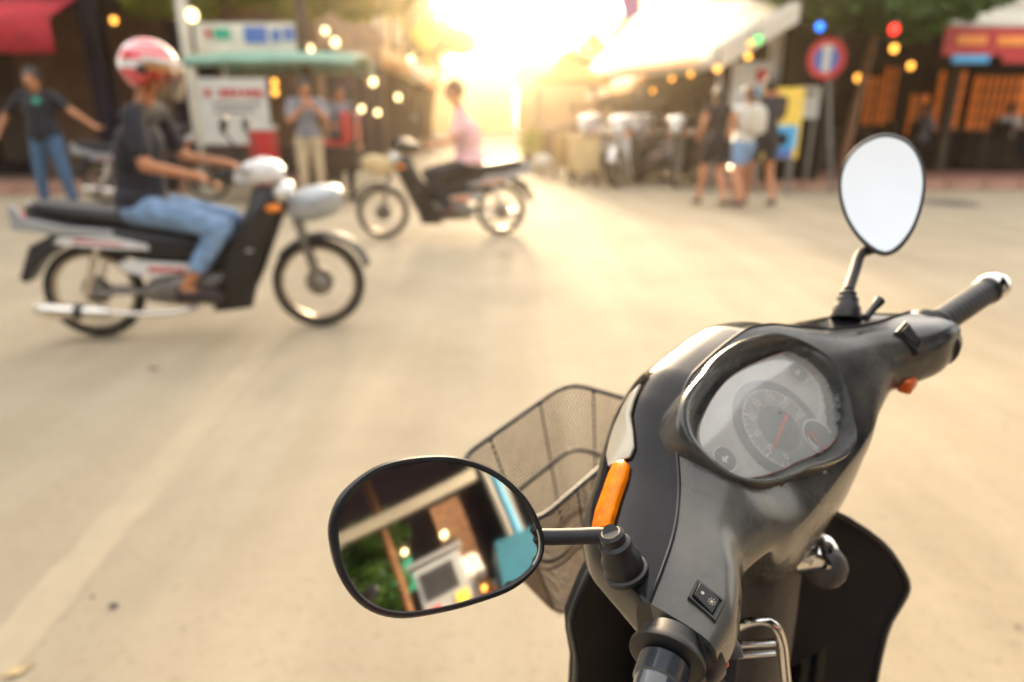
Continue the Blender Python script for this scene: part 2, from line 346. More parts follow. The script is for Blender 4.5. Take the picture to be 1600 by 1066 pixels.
for i in range(4):
    m = MB(); m.box(ls((-13.2+i*1.1, 14.45, 1.3)), (.9, .08, 2.0)); m.build('shutter', 'wood_dark', t, smooth=False)
# signboard above the cart, on two posts
t = thing('signboard', 'cream signboard with blue and green lettering shapes above the teal cart roof', 'sign', (-3.3, 11.0, 0))
p0, p1 = AY(303, 36, 11.0), AY(465, 97, 11.0)
m = MB(); m.box(((p0.x+p1.x)/2+3.3, 0, (p0.z+p1.z)/2), (p1.x-p0.x, .08, p0.z-p1.z)); bd = m.build('board', 'post_white', t, smooth=False)
for a, b_, c_, d_, mt in ((335, 45, 362, 62, 'sign_green'), (382, 42, 420, 68, 'sign_blue'), (425, 46, 440, 66, 'sign_blue'), (444, 44, 462, 64, 'sign_blue'), (310, 82, 400, 92, 'sign_orange'), (322, 46, 332, 60, 'sign_red')):
    q0, q1 = AY(a, b_, 11.0), AY(c_, d_, 11.0); m = MB(); m.box(((q0.x+q1.x)/2+3.3, -.05, (q0.z+q1.z)/2), (q1.x-q0.x, .02, q0.z-q1.z)); m.build('board_print', mt, bd, smooth=False)
for px in (286, 470):
    q = AY(px, 60, 11.0); m = MB(); m.box((q.x+3.3, .1, 1.45), (.14, .12, 2.9)); m.build('post', 'post_white' if px < 400 else 'wood_dark', t, bevel=.01)
# ---- no parking sign
q = AY(1291, 92, 11.3); base = G(1263, 292)
t = thing('no_parking_sign', 'round blue and red ringed no parking sign on a grey pole', 'sign', (base.x, 11.3, 0))
qq = V(q.x-base.x, 0, q.z)
m = MB(); m.tube([(0, .05, 0), (qq.x, .05, q.z+.25)], .03, 12); m.build('pole', 'post_grey', t)
m = MB(); m.lathe([(.02, -.012), (.285, -.012), (.285, .0), (.02, .0)], qq, (0, -1, 0), 40); dk = m.build('sign_face', 'sign_blue', t, smooth=False)
m = MB(); rs = [[qq+V(math.cos(a)*r, y_, math.sin(a)*r) for a in [2*PI*i/40 for i in range(40)]] for r, y_ in ((.30, .0), (.30, -.02), (.20, -.02), (.20, .0))]
m.rings(rs, closed=True); m.build('red_ring', 'sign_red', dk, smooth=False)
m = MB(); m.box(qq+V(0, -.012, 0), (.11, .014, .40)); m.box(qq+V(0, -.012, .16), (.17, .012, .06)); m.build('white_bar', 'sign_white', dk, smooth=False)
# ---- poster stands
def panel(px0, py0, px1, py1, y, base_m, blocks, lab, nm='poster_stand'):
    p0, p1 = AY(px0, py0, y), AY(px1, py1, y); cx = (p0.x+p1.x)/2
    t = thing(nm, lab, 'poster', (cx, y, 0)); W = p1.x-p0.x
    m = MB(); m.box((0, 0, (p0.z+p1.z)/2), (W, .05, p0.z-p1.z)); bd = m.build('board', base_m, t, smooth=False)
    for (a, b_, c_, d_, mt) in blocks:
        q0, q1 = AY(a, b_, y), AY(c_, d_, y); m = MB(); m.box(((q0.x+q1.x)/2-cx, -.031, (q0.z+q1.z)/2), (q1.x-q0.x, .012, q0.z-q1.z)); m.build('poster_print', mt, bd, smooth=False)
    for s_ in (-1, 1):
        m = MB(); m.box((s_*W*.42, .06, p0.z/2), (.05, .05, p0.z)); m.build('leg', 'post_grey', t, smooth=False)
panel(1146, 97, 1199, 168, 11.9, 'sign_white', [(1156, 138, 1188, 166, 'sign_sky'), (1182, 108, 1198, 128, 'sign_red')], 'white poster with sky blue picture beside the big awning')
panel(1192, 137, 1244, 248, 11.1, 'sign_yellow', [(1193, 196, 1241, 232, 'sign_sky'), (1193, 232, 1235, 247, 'sign_blue'), (1196, 160, 1216, 186, 'sign_red'), (1216, 208, 1228, 228, 'bark'), (1194, 140, 1212, 158, 'sign_red')], 'yellow and blue poster with red lettering shapes left of the no parking sign')
panel(1207, 52, 1242, 136, 12.2, 'post_white', [(1210, 104, 1240, 134, 'sign_white')], 'narrow cream board above the yellow poster')
panel(1245, 135, 1276, 185, 12.0, 'sign_white', [(1248, 142, 1272, 150, 'post_grey')], 'small pale notice behind the no parking pole')
# ---- trees
def tree(name, lab, loc, h, lean, crown, n, mt, tr=.16, size=.12, group=None):
    t = thing(name, lab, 'tree', loc, group=group); top = V(lean[0], lean[1], h)
    m = MB(); P_ = [V(0, 0, 0), V(lean[0]*.3, lean[1]*.3, h*.35), V(lean[0]*.7, lean[1]*.7, h*.7), top]
    m.tube(spline(P_, 14, False), [tr*(1-.5*i/13) for i in range(14)], 12)
    rnd = random.Random(hash(lab) % 1000 if False else len(lab))
    for (cx, cy_, cz, r) in crown: m.tube([top*.85, (top+V(cx, cy_, cz))/2+V(0, 0, -.1), V(cx, cy_, cz)], [tr*.4, tr*.25, tr*.08], 7)
    m.build('trunk', 'bark', t)
    m = MB()
    for k in range(n):
        cx, cy_, cz, r = crown[k % len(crown)]
        while 1:
            d = V(rnd.uniform(-1, 1), rnd.uniform(-1, 1), rnd.uniform(-1, 1))
            if .15 < d.length < 1: break
        p = V(cx, cy_, cz)+V(d.x*r, d.y*r, d.z*r*.7); u = V(rnd.gauss(0, 1), rnd.gauss(0, 1), rnd.gauss(0, .6)).normalized(); v = u.orthogonal().normalized(); s_ = size*rnd.uniform(.5, 1.3)
        m.face([p-u*s_, p+v*s_*.45, p+u*s_, p-v*s_*.45])
    m.build('crown', mt, t, smooth=False, kind='stuff'); return t
tree('street_tree', 'tree with bare brown trunk and green crown beside the no parking sign', (5.75, 12.3, .12), 3.1, (.22, -.2), [(-.7, -.9, 2.75, .62), (-.1, -1.0, 2.6, .5), (.3, -1.0, 2.5, .5), (.9, -.9, 2.85, .65), (-1.2, -.6, 2.95, .6), (.3, .0, 3.6, 1.0), (1.5, -.6, 3.1, .7), (-1.4, -.1, 3.4, .8), (-.3, -.6, 3.2, .7)], 6500, 'leaf_green', .085)
tree('leafy_tree', 'leafy yellow green tree above the dark shop and the cream signboard', (-5.1, 12.9, 0), 3.2, (.2, -.4), [(-.5, -1.2, 2.95, .45), (.1, -1.2, 2.85, .4), (1.0, -1.0, 3.1, .45), (1.7, -.9, 2.95, .42), (.4, -.6, 3.5, .9), (2.6, -.6, 3.05, .5), (1.9, -1.35, 2.85, .33), (2.6, -1.25, 2.9, .38), (3.2, -1.1, 3.0, .4), (-.8, -.4, 3.7, .9), (2.2, -.3, 3.6, .8)], 7200, 'leaf_yellow', .13)
shop_house(-6.5, .1, 46, 50, 3.9, 'yellow_wall', 'ochre shop house closing the left half of the street end', 1, None, floors=1)
shop_house(.4, 7.5, 48, 53, 4.3, 'brown_wall', 'brown shop house closing the right half of the street end', -1, None, floors=1)
tree('street_end_tree', 'golden green tree overhanging the middle of the hazy street', (-2.9, 24, 0), 3.0, (.5, 0), [(.6, 0, 3.6, .9), (1.3, -.3, 3.3, .6), (0, .3, 4.3, 1.1)], 1500, 'leaf_yellow', .12, .14)
tree('hazy_tree', 'golden leafy tree beside the orange canopy stall in the haze', (3.2, 27, 0), 2.8, (-.2, 0), [(-.4, 0, 3.2, .9), (.5, -.3, 3.9, 1.1), (-1.0, .3, 3.0, .7)], 1600, 'leaf_yellow', .12, .14)
tree('far_tree', 'sunlit yellow green tree far down the left side of the street', (-4.6, 30, 0), 3.6, (.2, 0), [(.3, 0, 4.6, 1.6), (1.2, -.4, 4.0, 1.1), (-.5, 0, 5.3, 1.4)], 2200, 'leaf_yellow', .2, .2)
tree('distant_tree', 'pale hazy tree closing the end of the street', (-.6, 62, 0), 4, (.3, 0), [(-2.5, 0, 4.2, 2.2), (1.5, 0, 4.6, 2.6), (5, 0, 4, 2.2), (-6, 0, 4.4, 2.4)], 2600, 'leaf_green', .3, .35)
# ---- string bulbs, lamps and added glow spots
def bulb(px, py, y, r, mt, lab, grp='bulbs strung under the awnings'):
    p = AY(px, py, y); t = thing('light_bulb', lab, 'light bulb', p, group=grp)  # also makes the added glow spots along the left eaves
    m = MB(); m.ell((0, 0, 0), (r, r, r*1.15), nu=14, nv=8); m.build('glass', mt, t)
    m = MB(); m.cyl((0, 0, r*1.0), (0, 0, r*1.9), r*.45, n=8); m.build('socket', 'mat_black', t)
    m = MB(); m.cyl((0, 0, r*1.9), (0, 0, r*1.9+.25), .006, n=5); m.build('cord', 'mat_black', t)
mat('mat_black', (.010, .009, .013), .6, var=.3, scale=20)
B_L = 'bulbs strung under the big white awning'
for px, py, y, mt, lab in ((1121, 108, 10.9, 'bulb_orange', 'orange bulb hanging at the near corner of the big white awning'), (1169, 88, 10.6, 'bulb_orange', 'orange bulb beside the green bulb above the white poster'),
    (1050, 123, 14.2, 'bulb_orange', 'orange bulb midway along the big white awning edge'), (1079, 116, 13.0, 'bulb_orange', 'small orange bulb between the middle and near corner of the awning'), (996, 131, 17.5, 'bulb_orange', 'orange bulb at the far end of the white awning edge'), (1020, 142, 16.5, 'bulb_orange', 'dim orange bulb hanging low inside the big awning')):
    bulb(px, py, y, .04, mt, lab, B_L)
bulb(1184, 62, 10.6, .05, 'bulb_green', 'green bulb hanging under the near edge of the big white awning'); bulb(1172, 68, 10.7, .035, 'bulb_orange', 'amber bulb touching the green bulb')
bulb(1281, 42, 10.8, .05, 'bulb_blue', 'blue bulb just above the no parking sign'); bulb(1397, 46, 10.6, .06, 'bulb_red', 'red bulb at the corner of the cream awning')
bulb(1397, 76, 10.9, .05, 'bulb_orange', 'yellow bulb directly below the red bulb'); bulb(1423, 103, 12.2, .05, 'bulb_orange', 'yellow bulb at the left end of the red banner'); bulb(1341, 122, 13.2, .06, 'bulb_orange', 'amber bulb right of the no parking sign in the dark')
bulb(300, 24, 10.0, .07, 'bulb_and_glow_warm', 'bright white lamp hanging above the rider in the red and white helmet', 'lamps above the teal cart')
bulb(384, 192, 10.2, .05, 'bulb_and_glow_warm', 'white lamp upper of two inside the teal roofed cart', 'lamps above the teal cart'); bulb(384, 217, 10.2, .035, 'bulb_orange', 'amber lamp just below the white lamp inside the cart', 'lamps above the teal cart')
bulb(429, 129, 10.1, .04, 'bulb_orange', 'upper amber lamp under the teal roof', 'lamps above the teal cart'); bulb(430, 144, 10.1, .04, 'bulb_orange', 'lower amber lamp under the teal roof', 'lamps above the teal cart')
bulb(553, 198, 11.5, .035, 'bulb_orange', 'amber lamp beside the dark figure at the cart', 'lamps above the teal cart')
bulb(178, 32, 11.4, .045, 'bulb_orange', 'yellow lamp on the black post of the dark shop', 'lamps above the teal cart')
for i_, (px, py, y, r, lab) in enumerate(((470, 42, 11.8, .05, 'added glow spot at the top corner of the cream signboard'), (482, 78, 11.4, .07, 'large added glow spot right of the cream signboard'), (477, 97, 11.5, .05, 'added glow spot just above the teal roof edge'), (508, 48, 12.5, .05, 'upper added glow spot on the brown shop house eave'), (524, 66, 13, .06, 'second added glow spot on the brown shop house eave'),
    (557, 98, 15, .09, 'third and largest added glow spot down the left eaves'), (583, 128, 18, .08, 'fifth added glow spot down the left eaves'), (622, 152, 22, .08, 'farthest added glow spot down the left eaves'),
    (565, 170, 14, .05, 'low added glow spot by the orange awning on the left'), (590, 176, 15, .05, 'low added glow spot further along the orange awning on the left'), (556, 214, 12, .035, 'lowest added glow spot behind the cart'), (642, 92, 17, .06, 'added glow spot near the ochre flag'))):
    bulb(px, py, y, r, 'bulb_and_glow_warm', lab, 'added glow spots along the left eaves')  # made-up glowing balls standing for highlights and bright gaps in the leaves
# ---- bunting across the street
def bunting(ptsd, y, lab0):
    ps = [AY(px, py, y) for px, py, *_ in ptsd]; a, b_ = ps[0], ps[-1]
for px, py, w_, y, mt, lab in ((641, -4, 50, 12, 'cardboard', 'brown square bunting flag hanging at the top of the frame'), (666, 52, 34, 15, 'sign_yellow', 'ochre square bunting flag below the brown one'), (668, 94, 16, 17, 'sign_orange', 'small orange bunting flag lowest on the line'), (982, 6, 40, 12, 'purple_cloth', 'purple bunting flag above the big white awning')):
    p = AY(px, py, y); s_ = w_/FP*y*.75
    t = thing('bunting_flag', lab, 'flag', p, group='bunting flags over the street'); m = MB()
    if 'purple' in lab: q4 = [V(-s_*.6, 0, s_*.6), V(s_*.5, 0, s_*.8), V(s_*.62, .05, -s_*.4), V(-s_*.1, .06, -s_*.75)]
    else: q4 = [V(0, 0, s_), V(s_, .03, .05), V(0, .06, -s_), V(-s_, .02, -.03)]
    m.prism(q4, V(0, .012, 0)); m.build('flag_cloth', mt, t, smooth=False)
    m = MB(); m.tube([V(-1.6, 0, s_+.25), V(-.6, 0, s_+.03), V(0, 0, s_), V(.7, 0, s_+.05), V(1.6, 0, s_+.3)], .008, 5); m.build('line', 'mat_black', t)
# ---- small things on the ground
m = MB(); rg = random.Random(11)
for k in range(420):
    gx, gy = rg.uniform(-4.5, 4.5), rg.uniform(.9, 8); s_ = rg.choice([.002, .003, .003, .004, .006]); c_ = V(gx, gy, s_*.3); a_ = rg.uniform(0, 6)
    P3 = [c_+V(math.cos(a_+t)*s_*rg.uniform(.7, 1.4), math.sin(a_+t)*s_, 0) for t in (0, 1.6, 3.1, 4.7)]; m.rings([P3, [c_+(p-c_)*.5+V(0, 0, s_*.6) for p in P3]])
m.build('road_grit', 'stone', kind='stuff', smooth=False)
p = G(178, 948); m = MB(); m.ell((0, 0, .004), (.013, .009, .006), nu=9, nv=6); o = m.build('pebble', 'stone', smooth=False); o.location = p; tag(o, 'dark pebble lying on the pale road at lower left', 'pebble')
p = G(240, 577); m = MB(); m.ell((0, 0, .004), (.03, .012, .006), nu=9, nv=6); o = m.build('pebble', 'stone', smooth=False); o.location = p; tag(o, 'flat dark fleck of litter on the road below the motorbike', 'pebble')
p = G(28, 1052); m = MB(); rs = [[V((i-4)*.009, s_*.012*math.sin(PI*max(.02, min(.98, i/8))), .006+.004*abs(s_)+.003*math.sin(i)) for s_ in (-1, -.5, 0, .5, 1)] for i in range(9)]
m.rings(rs, cap=False, loop=False); o = m.build('dry_leaf', 'cardboard'); o.location = p; o.rotation_euler = (0, 0, .7); tag(o, 'curled dry tan leaf on the road at the lower left corner', 'leaf')
p = G(1485, 318); m = MB(); m.lathe([(.30, .003), (.36, .004), (.37, 0)], p, (0, 0, 1), 32); tag(m.build('manhole_cover', 'stone'), 'dark round manhole cover in front of the right pavement', 'manhole')
# ---- stall at the left of the far street: crates, boards and stands beyond the parked motorbikes
def board_stand(px0, py0, px1, py1, y, mt, lab):
    p0, p1 = AY(px0, py0, y), AY(px1, py1, y); cx = (p0.x+p1.x)/2; t = thing('market_stand', lab, 'stand', (cx, y, 0), group='stands on the far right side of the street'); W = p1.x-p0.x
    m = MB(); m.box((0, 0, (p0.z+p1.z)/2), (W, W*.7, p0.z-p1.z)); m.build('box_body', mt, t, bevel=.02)
    m = MB(); m.box((0, 0, p0.z+.02), (W*1.08, W*.8, .04)); m.build('lid', 'tan_beam', t, bevel=.01)
    for i in (-1, 1):
        for j in (-1, 1):
            m = MB(); m.box((i*W*.42, j*W*.28, p1.z/2+.01), (.05, .05, max(.05, p1.z))); m.build('leg', 'wood_dark', t, smooth=False)
board_stand(892, 215, 936, 268, 12.6, 'cardboard', 'pale yellow box stand left of the parked motorbikes')
board_stand(866, 210, 890, 262, 14.2, 'tan_beam', 'ochre stand behind the pale yellow one')
board_stand(838, 205, 860, 245, 17.5, 'brown_wall', 'brown stand with green goods further down the street')
p = AY(829, 222, 16.5); t = thing('potted_plant', 'light green potted plant beside the brown stand', 'plant', (p.x, 16.5, 0)); m = MB(); m.lathe([(.12, 0), (.17, .3), (.18, .32)], (0, 0, 0), (0, 0, 1), 18); m.build('pot', 'bark', t)
m = MB(); rnd = random.Random(3)
for k in range(260):
    a = rnd.uniform(0, 2*PI); r = rnd.uniform(0, .32); z_ = rnd.uniform(.3, .85); q = V(r*math.cos(a), r*math.sin(a), z_); u = V(rnd.gauss(0, 1), rnd.gauss(0, 1), rnd.gauss(0, 1)).normalized()*.07; v = u.orthogonal().normalized()*.03
    m.face([q-u, q+v, q+u, q-v])
m.build('foliage', 'leaf_yellow', t, smooth=False, kind='stuff')
p = G(843, 262); m = MB(); m.ell((0, 0, .2), (.24, .24, .2), nu=20, nv=10); o = m.build('white_sack', 'sign_white'); o.location = (p.x, 15.2, 0); tag(o, 'round white sack on the road edge in front of the brown stand', 'sack')
# umbrella-like orange awning stall
t = thing('food_stall', 'stall with orange canopy between the white awning and the street end', 'stall', (1.9, 19.6, 0))
m = MB(); m.rings([[V(-1.3, -1, 2.0), V(.7, -1, 2.0), V(.7, 1, 2.0), V(-1.3, 1, 2.0)], [V(-.4, -.2, 2.45), V(-.2, -.2, 2.45), V(-.2, .2, 2.45), V(-.4, .2, 2.45)]]); m.build('canopy', 'orange_cloth', t, smooth=False)
for i in (-1.2, .6):
    for j in (-.9, .9):
        m = MB(); m.cyl((i, j, 0), (i, j, 2.02), .03, n=8); m.build('pole', 'post_grey', t)
m = MB(); m.box((-.3, 0, .45), (1.7, .8, .9)); m.build('counter', 'brown_wall', t, bevel=.02)
# ---- the street on the other side of the camera (seen in the left mirror)
def behind(name, lab, cat, mb, mt, **k): return tag(mb.build(name, mt, **k), lab, cat)
m = MB(); m.box((9.5, -6.0, 2.0), (.4, 13, 4.0)); t_ = m.build('market_hall', 'shop_dark', smooth=False); tag(t_, 'dark market hall across the road, seen in the left mirror', 'building')
# ================================================================ MOTORBIKES
mat('tyre', (.018, .016, .015), .8, var=.3, scale=10)
mat('rim_steel', (.42, .36, .28), .35, metal=.8, var=.2, scale=10)
mat('seat_black', (.022, .022, .026), .45, var=.3, scale=5)
mat('bike_black', (.012, .012, .016), .4, coat=.0, var=.3, scale=5)
mat('bike_white', (.70, .70, .70), .25, coat=.5, var=.06)
mat('bike_silver', (.40, .42, .44), .3, metal=.4, var=.1)
mat('bike_red', (.50, .03, .03), .25, coat=.5, var=.1)
mat('bike_blue', (.05, .12, .35), .25, coat=.5, var=.1)
mat('engine_grey', (.22, .20, .18), .4, metal=.7, var=.3, scale=20)
mat('exhaust_chrome', (.75, .70, .64), .16, metal=1, var=.1, scale=10)
mat('lamp_glass', (.75, .76, .74), .08, metal=.4, var=0, coat=1)
mat('tail_red', (.60, .02, .02), .2, var=0)
mat('orange_lens', (.9, .25, .02), .25, var=0)
WB, WR = 1.36, .295
def wheel(x, parent, name='wheel'):
    m = MB(); m.torus((x, 0, WR), (0, 1, 0), WR-.028, .028, 40, 10); t = m.build('tyre', 'tyre', parent)
    m = MB(); m.lathe([(WR-.055, -.020), (WR-.075, -.016), (WR-.075, .016), (WR-.055, .020)], (x, 0, WR), (0, 1, 0), 40, cap=False); m.build('rim', 'rim_steel', t)
    m = MB(); m.lathe([(.02, -.07), (.045, -.045), (.055, -.03), (.055, .03), (.045, .045), (.02, .07)], (x, 0, WR), (0, 1, 0), 20); m.lathe([(.09, .028), (.09, .034)], (x, 0, WR), (0, 1, 0), 24); m.build('hub', 'engine_grey', t)
    m = MB()
    for i in range(32):
        a = 2*PI*i/32; b_ = a+(.35 if i % 2 else -.35); s_ = .03 if i % 4 < 2 else -.03
        m.tube([(x+.05*math.cos(b_), s_, WR+.05*math.sin(b_)), (x+(WR-.085)*math.cos(a), 0, WR+(WR-.085)*math.sin(a))], .0016, 3)
    m.build('spokes', 'rim_steel', t, kind='stuff', smooth=False)
def sect(x, hw, z0, z1, n=20, e=.7, y=0):
    return [V(x, y+hw*math.copysign(abs(math.cos(t))**e, math.cos(t)), (z0+z1)/2+(z1-z0)/2*math.copysign(abs(math.sin(t))**e, math.sin(t))) for t in [2*PI*i/n for i in range(n)]]
def side_panel(poly, y0, y1, name, mt, parent):
    for s_ in (-1, 1):
        m = MB(); m.rings([[V(x, s_*y0, z) for x, z in poly], [V(x, s_*y1, z) for x, z in poly]]); m.build(name, mt, parent, bevel=.006)
def motorbike(lab, M, body='bike_black', accent='bike_white', stripe='bike_red', grp=None, carrier=True, cowl='bike_white'):
    t = thing('motorbike', lab, 'motorbike', M=M, group=grp)
    wheel(0, t); wheel(WB, t)
    m = MB(); m.rings([sect(-.33, .07, .78, .86), sect(-.25, .10, .77, .865), sect(-.05, .125, .745, .84), sect(.20, .125, .70, .805), sect(.42, .10, .66, .79), sect(.60, .07, .63, .78), sect(.66, .045, .64, .74)]); m.build('seat', 'seat_black', t)
    m = MB(); m.rings([sect(-.37, .035, .76, .86), sect(-.33, .08, .70, .80), sect(-.15, .12, .62, .76), (sect(.15, .125, .52, .72)), sect(.45, .11, .45, .68), sect(.62, .08, .42, .66), sect(.80, .05, .40, .56)]); m.build('tail_body', body, t)
    side_panel([(-.42, .835), (-.40, .855), (-.33, .775), (-.10, .715), (.15, .69), (.15, .655), (-.12, .665), (-.40, .70)], .118, .13, 'tail_stripe', 'bike_silver' if accent == 'bike_white' else accent, t)
    side_panel([(-.15, .655), (.15, .650), (.34, .60), (.36, .565), (.05, .585), (-.18, .62)], .120, .131, 'side_stripe', accent, t)
    side_panel([(-.05, .645), (.22, .605), (.20, .595), (-.08, .628)], .129, .134, 'stripe_accent', stripe, t)
    side_panel([(.17, .49), (.24, .505), (.58, .475), (.60, .42), (.38, .395), (.22, .43)], .118, .13, 'side_cover', accent, t)
    side_panel([(.34, .465), (.56, .45), (.56, .425), (.36, .43)], .128, .134, 'cover_accent', stripe, t)
    m = MB(); m.rings([sect(.33, .10, .22, .36), sect(.5, .13, .19, .42), sect(.68, .12, .18, .42), sect(.82, .07, .2, .40)]); m.build('engine', 'engine_grey', t)
    m = MB(); m.tube(spline([(.72, -.11, .28), (.60, -.13, .19), (.35, -.14, .17), (.10, -.145, .19)], 14, False), .018, 10); m.build('exhaust_pipe', 'exhaust_chrome', t)
    m = MB(); m.tube([(.14, -.145, .185), (.10, -.148, .19), (-.22, -.155, .225), (-.28, -.155, .23)], [.026, .044, .048, .034], 16); ex = m.build('muffler', 'exhaust_chrome', t)
    m = MB(); m.lathe([(.048, 0), (.052, .01), (.052, .04), (.048, .05)], (-.02, -.149, .203), (-1, -.02, .11), 18); m.build('muffler_band', 'bike_black', ex)
    m = MB(); m.tube([(0, .07, WR), (.62, .07, .30)], .018, 8); m.tube([(0, -.07, WR), (.62, -.07, .30)], .018, 8); m.build('swing_arm', 'engine_grey', t)
    for s_ in (-1, 1):
        m = MB(); m.tube([(-.01, s_*.10, WR), (.06, s_*.105, .62)], .022, 12); m.build('shock_absorber', 'exhaust_chrome', t)
    # leg shield and inner body
    m = MB(); rs = []
    for z_, xc, hw in ((.92, 1.06, .07), (.82, 1.05, .13), (.70, 1.01, .17), (.55, .97, .18), (.40, .93, .165), (.28, .88, .13), (.15, .84, .07)):
        xc += .04; rs.append([V(xc+.05-.16*abs(u_)**1.6, hw*u_, z_) for u_ in [(-1+2*i/14) for i in range(15)]]+[V(xc-.02-.16*abs(u_)**1.6, hw*u_*.97, z_) for u_ in [(1-2*i/14) for i in range(15)]])
    m.rings(rs); m.build('leg_shield', body, t, bevel=0)
    m = MB(); m.rings([sect(.60, .05, .40, .62), sect(.75, .05, .38, .56), sect(.90, .06, .30, .70), sect(1.0, .06, .5, .85)]); m.build('frame_cover', body, t)
    side_panel([(.90, .56), (.97, .55), (.95, .545), (.88, .55)], .15, .165, 'shield_badge', accent, t)
    # fork, fender
    for s_ in (-1, 1):
        m = MB(); m.tube([(WB, s_*.075, WR), (WB-.12, s_*.075, .60), (WB-.22, s_*.06, .84)], .020, 10); m.build('fork_leg', 'engine_grey', t)
    m = MB(); rs = []
    for i in range(15):
        a = math.radians(20+125*i/14); rs.append([V(WB+(WR+.045-.03*(y_/.06)**2)*math.cos(a), y_, WR+(WR+.045-.03*(y_/.06)**2)*math.sin(a)) for y_ in (-.06, -.045, -.02, .02, .045, .06)])
    m.rings(rs, cap=False, loop=False); fe = m.build('front_fender', 'seat_black' if body == 'bike_black' else body, t); md = fe.modifiers.new('solid', 'SOLIDIFY'); md.thickness = .012
    m = MB(); m.rings([[V(-.18, y_, .68), V(-.34, y_, .60), V(-.40, y_, .40), V(-.36, y_, .37), V(-.28, y_, .50), V(-.10, y_, .64)] for y_ in (-.07, .07)]); m.build('mudguard', 'seat_black', t, bevel=.01)
    m = MB(); m.ell((-.38, 0, .75), (.05, .07, .045)); m.build('tail_light', 'tail_red', t)
    # handlebar cowl, headlight, bars, mirrors
    m = MB(); m.rings([sect(.80, .05, .95, 1.02), sect(.86, .13, .93, 1.07), sect(.95, .15, .93, 1.10), sect(1.04, .12, .94, 1.08), sect(1.09, .06, .96, 1.03)]); m.build('handlebar_cowl', cowl, t)
    m = MB(); m.ell((1.09, 0, .885), (.075, .09, .075)); hl = m.build('headlight', 'lamp_glass', t)
    for s_ in (-1, 1):
        m = MB(); m.tube([(.93, s_*.10, 1.02), (.86, s_*.22, 1.03), (.74, s_*.33, 1.00)], .014, 10); hb = m.build('handlebar', 'engine_grey', t)
        m = MB(); m.tube([(.84, s_*.25, 1.025), (.73, s_*.34, .995)], .020, 12); m.build('handgrip', 'tyre', hb)
        m = MB(); m.tube([(.88, s_*.20, 1.04), (.86, s_*.26, 1.16), (.80, s_*.30, 1.24)], .007, 8); mr = m.build('mirror_stem', 'tyre', t)
        m = MB(); m.ell((.79, s_*.30, 1.29), (.02, .065, .05)); m.build('mirror', 'bike_black', mr)
        m = MB(); m.ell((1.06, s_*.125, .80), (.05, .03, .025)); m.build('turn_signal', 'orange_lens', t)
    m = MB(); m.tube([(.55, -.22, .27), (.55, .22, .27)], .015, 8); m.build('foot_peg', 'tyre', t)
    if carrier:
        m = MB(); m.rings([sect(1.14, .08, .74, .86), sect(1.20, .13, .70, .91), sect(1.32, .15, .71, .93), sect(1.42, .12, .74, .92), sect(1.46, .06, .78, .88)]); m.build('front_carrier_bag', 'bike_silver' if carrier is True else carrier, t)
    def kids(o):
        for c in o.children: yield c; yield from kids(c)
    for c in kids(t):                                  # rake the frame forward of the wheels
        if c.name.split('.')[0] in ('tyre', 'rim', 'hub', 'spokes'): continue
        for v_ in c.data.vertices: v_.co.x += .17*max(0, v_.co.z-.3)
    return t
def along_M(p_rear, p_front, s=1):
    d = (p_front-p_rear); d.z = 0; d.normalize()
    return Matrix.Translation((p_rear.x, p_rear.y, 0)) @ Matrix.Rotation(math.atan2(d.y, d.x), 4, 'Z') @ Matrix.Scale(s, 4)
M1 = along_M(G(163, 525), G(510, 509), .92)
motorbike('black motorbike with white side stripes ridden by the person in the helmet', M1)
M2 = along_M(G(783, 366), G(604, 372), .91)
motorbike('black and orange motorbike heading left, ridden by the person in pink', M2, stripe='orange_lens', accent='bike_silver', cowl='bike_black', carrier='cardboard')
def park(px, py, deg, lab, body, accent, cowl, lean=8,  grp='motorbikes parked in front of the corner restaurant', carrier=False):
    g = G(px, py); M = Matrix.Translation((g.x, g.y, 0)) @ Matrix.Rotation(math.radians(deg), 4, 'Z') @ Matrix.Rotation(math.radians(lean), 4, 'X') @ Matrix.Scale(1.1 if lean else 1.0, 4)
    return motorbike(lab, M, body, accent, grp=grp, cowl=cowl, carrier=carrier)
random.seed(2)
park(952, 266, 246, 'white parked motorbike at the far left end of the parked row', 'bike_white', 'bike_white', 'bike_white')
park(984, 270, 228, 'white parked motorbike second from the far end of the parked row', 'bike_white', 'bike_red', 'bike_white')
park(1016, 273, 250, 'silver parked motorbike in the middle of the row, red side stripe', 'bike_silver', 'bike_red', 'bike_white')
park(1044, 284, 222, 'white parked motorbike with a tall black leg shield near the walking couple', 'bike_black', 'bike_white', 'bike_white')
park(1086, 282, 244, 'black parked motorbike nearest the woman in the black top', 'bike_black', 'bike_silver', 'lamp_glass')
park(966, 276, 236, 'silver parked motorbike with white leg shield between the first two white ones', 'bike_silver', 'bike_white', 'bike_white')
park(1000, 282, 246, 'white parked motorbike with red side stripe standing out in front of the row', 'bike_white', 'bike_red', 'bike_white')
park(1064, 274, 226, 'silver parked motorbike at the back of the row behind the black one', 'bike_silver', 'bike_silver', 'bike_white')
park(1160, 282, 258, 'dark parked motorbike half hidden behind the walking people', 'bike_black', 'bike_silver', 'bike_black')
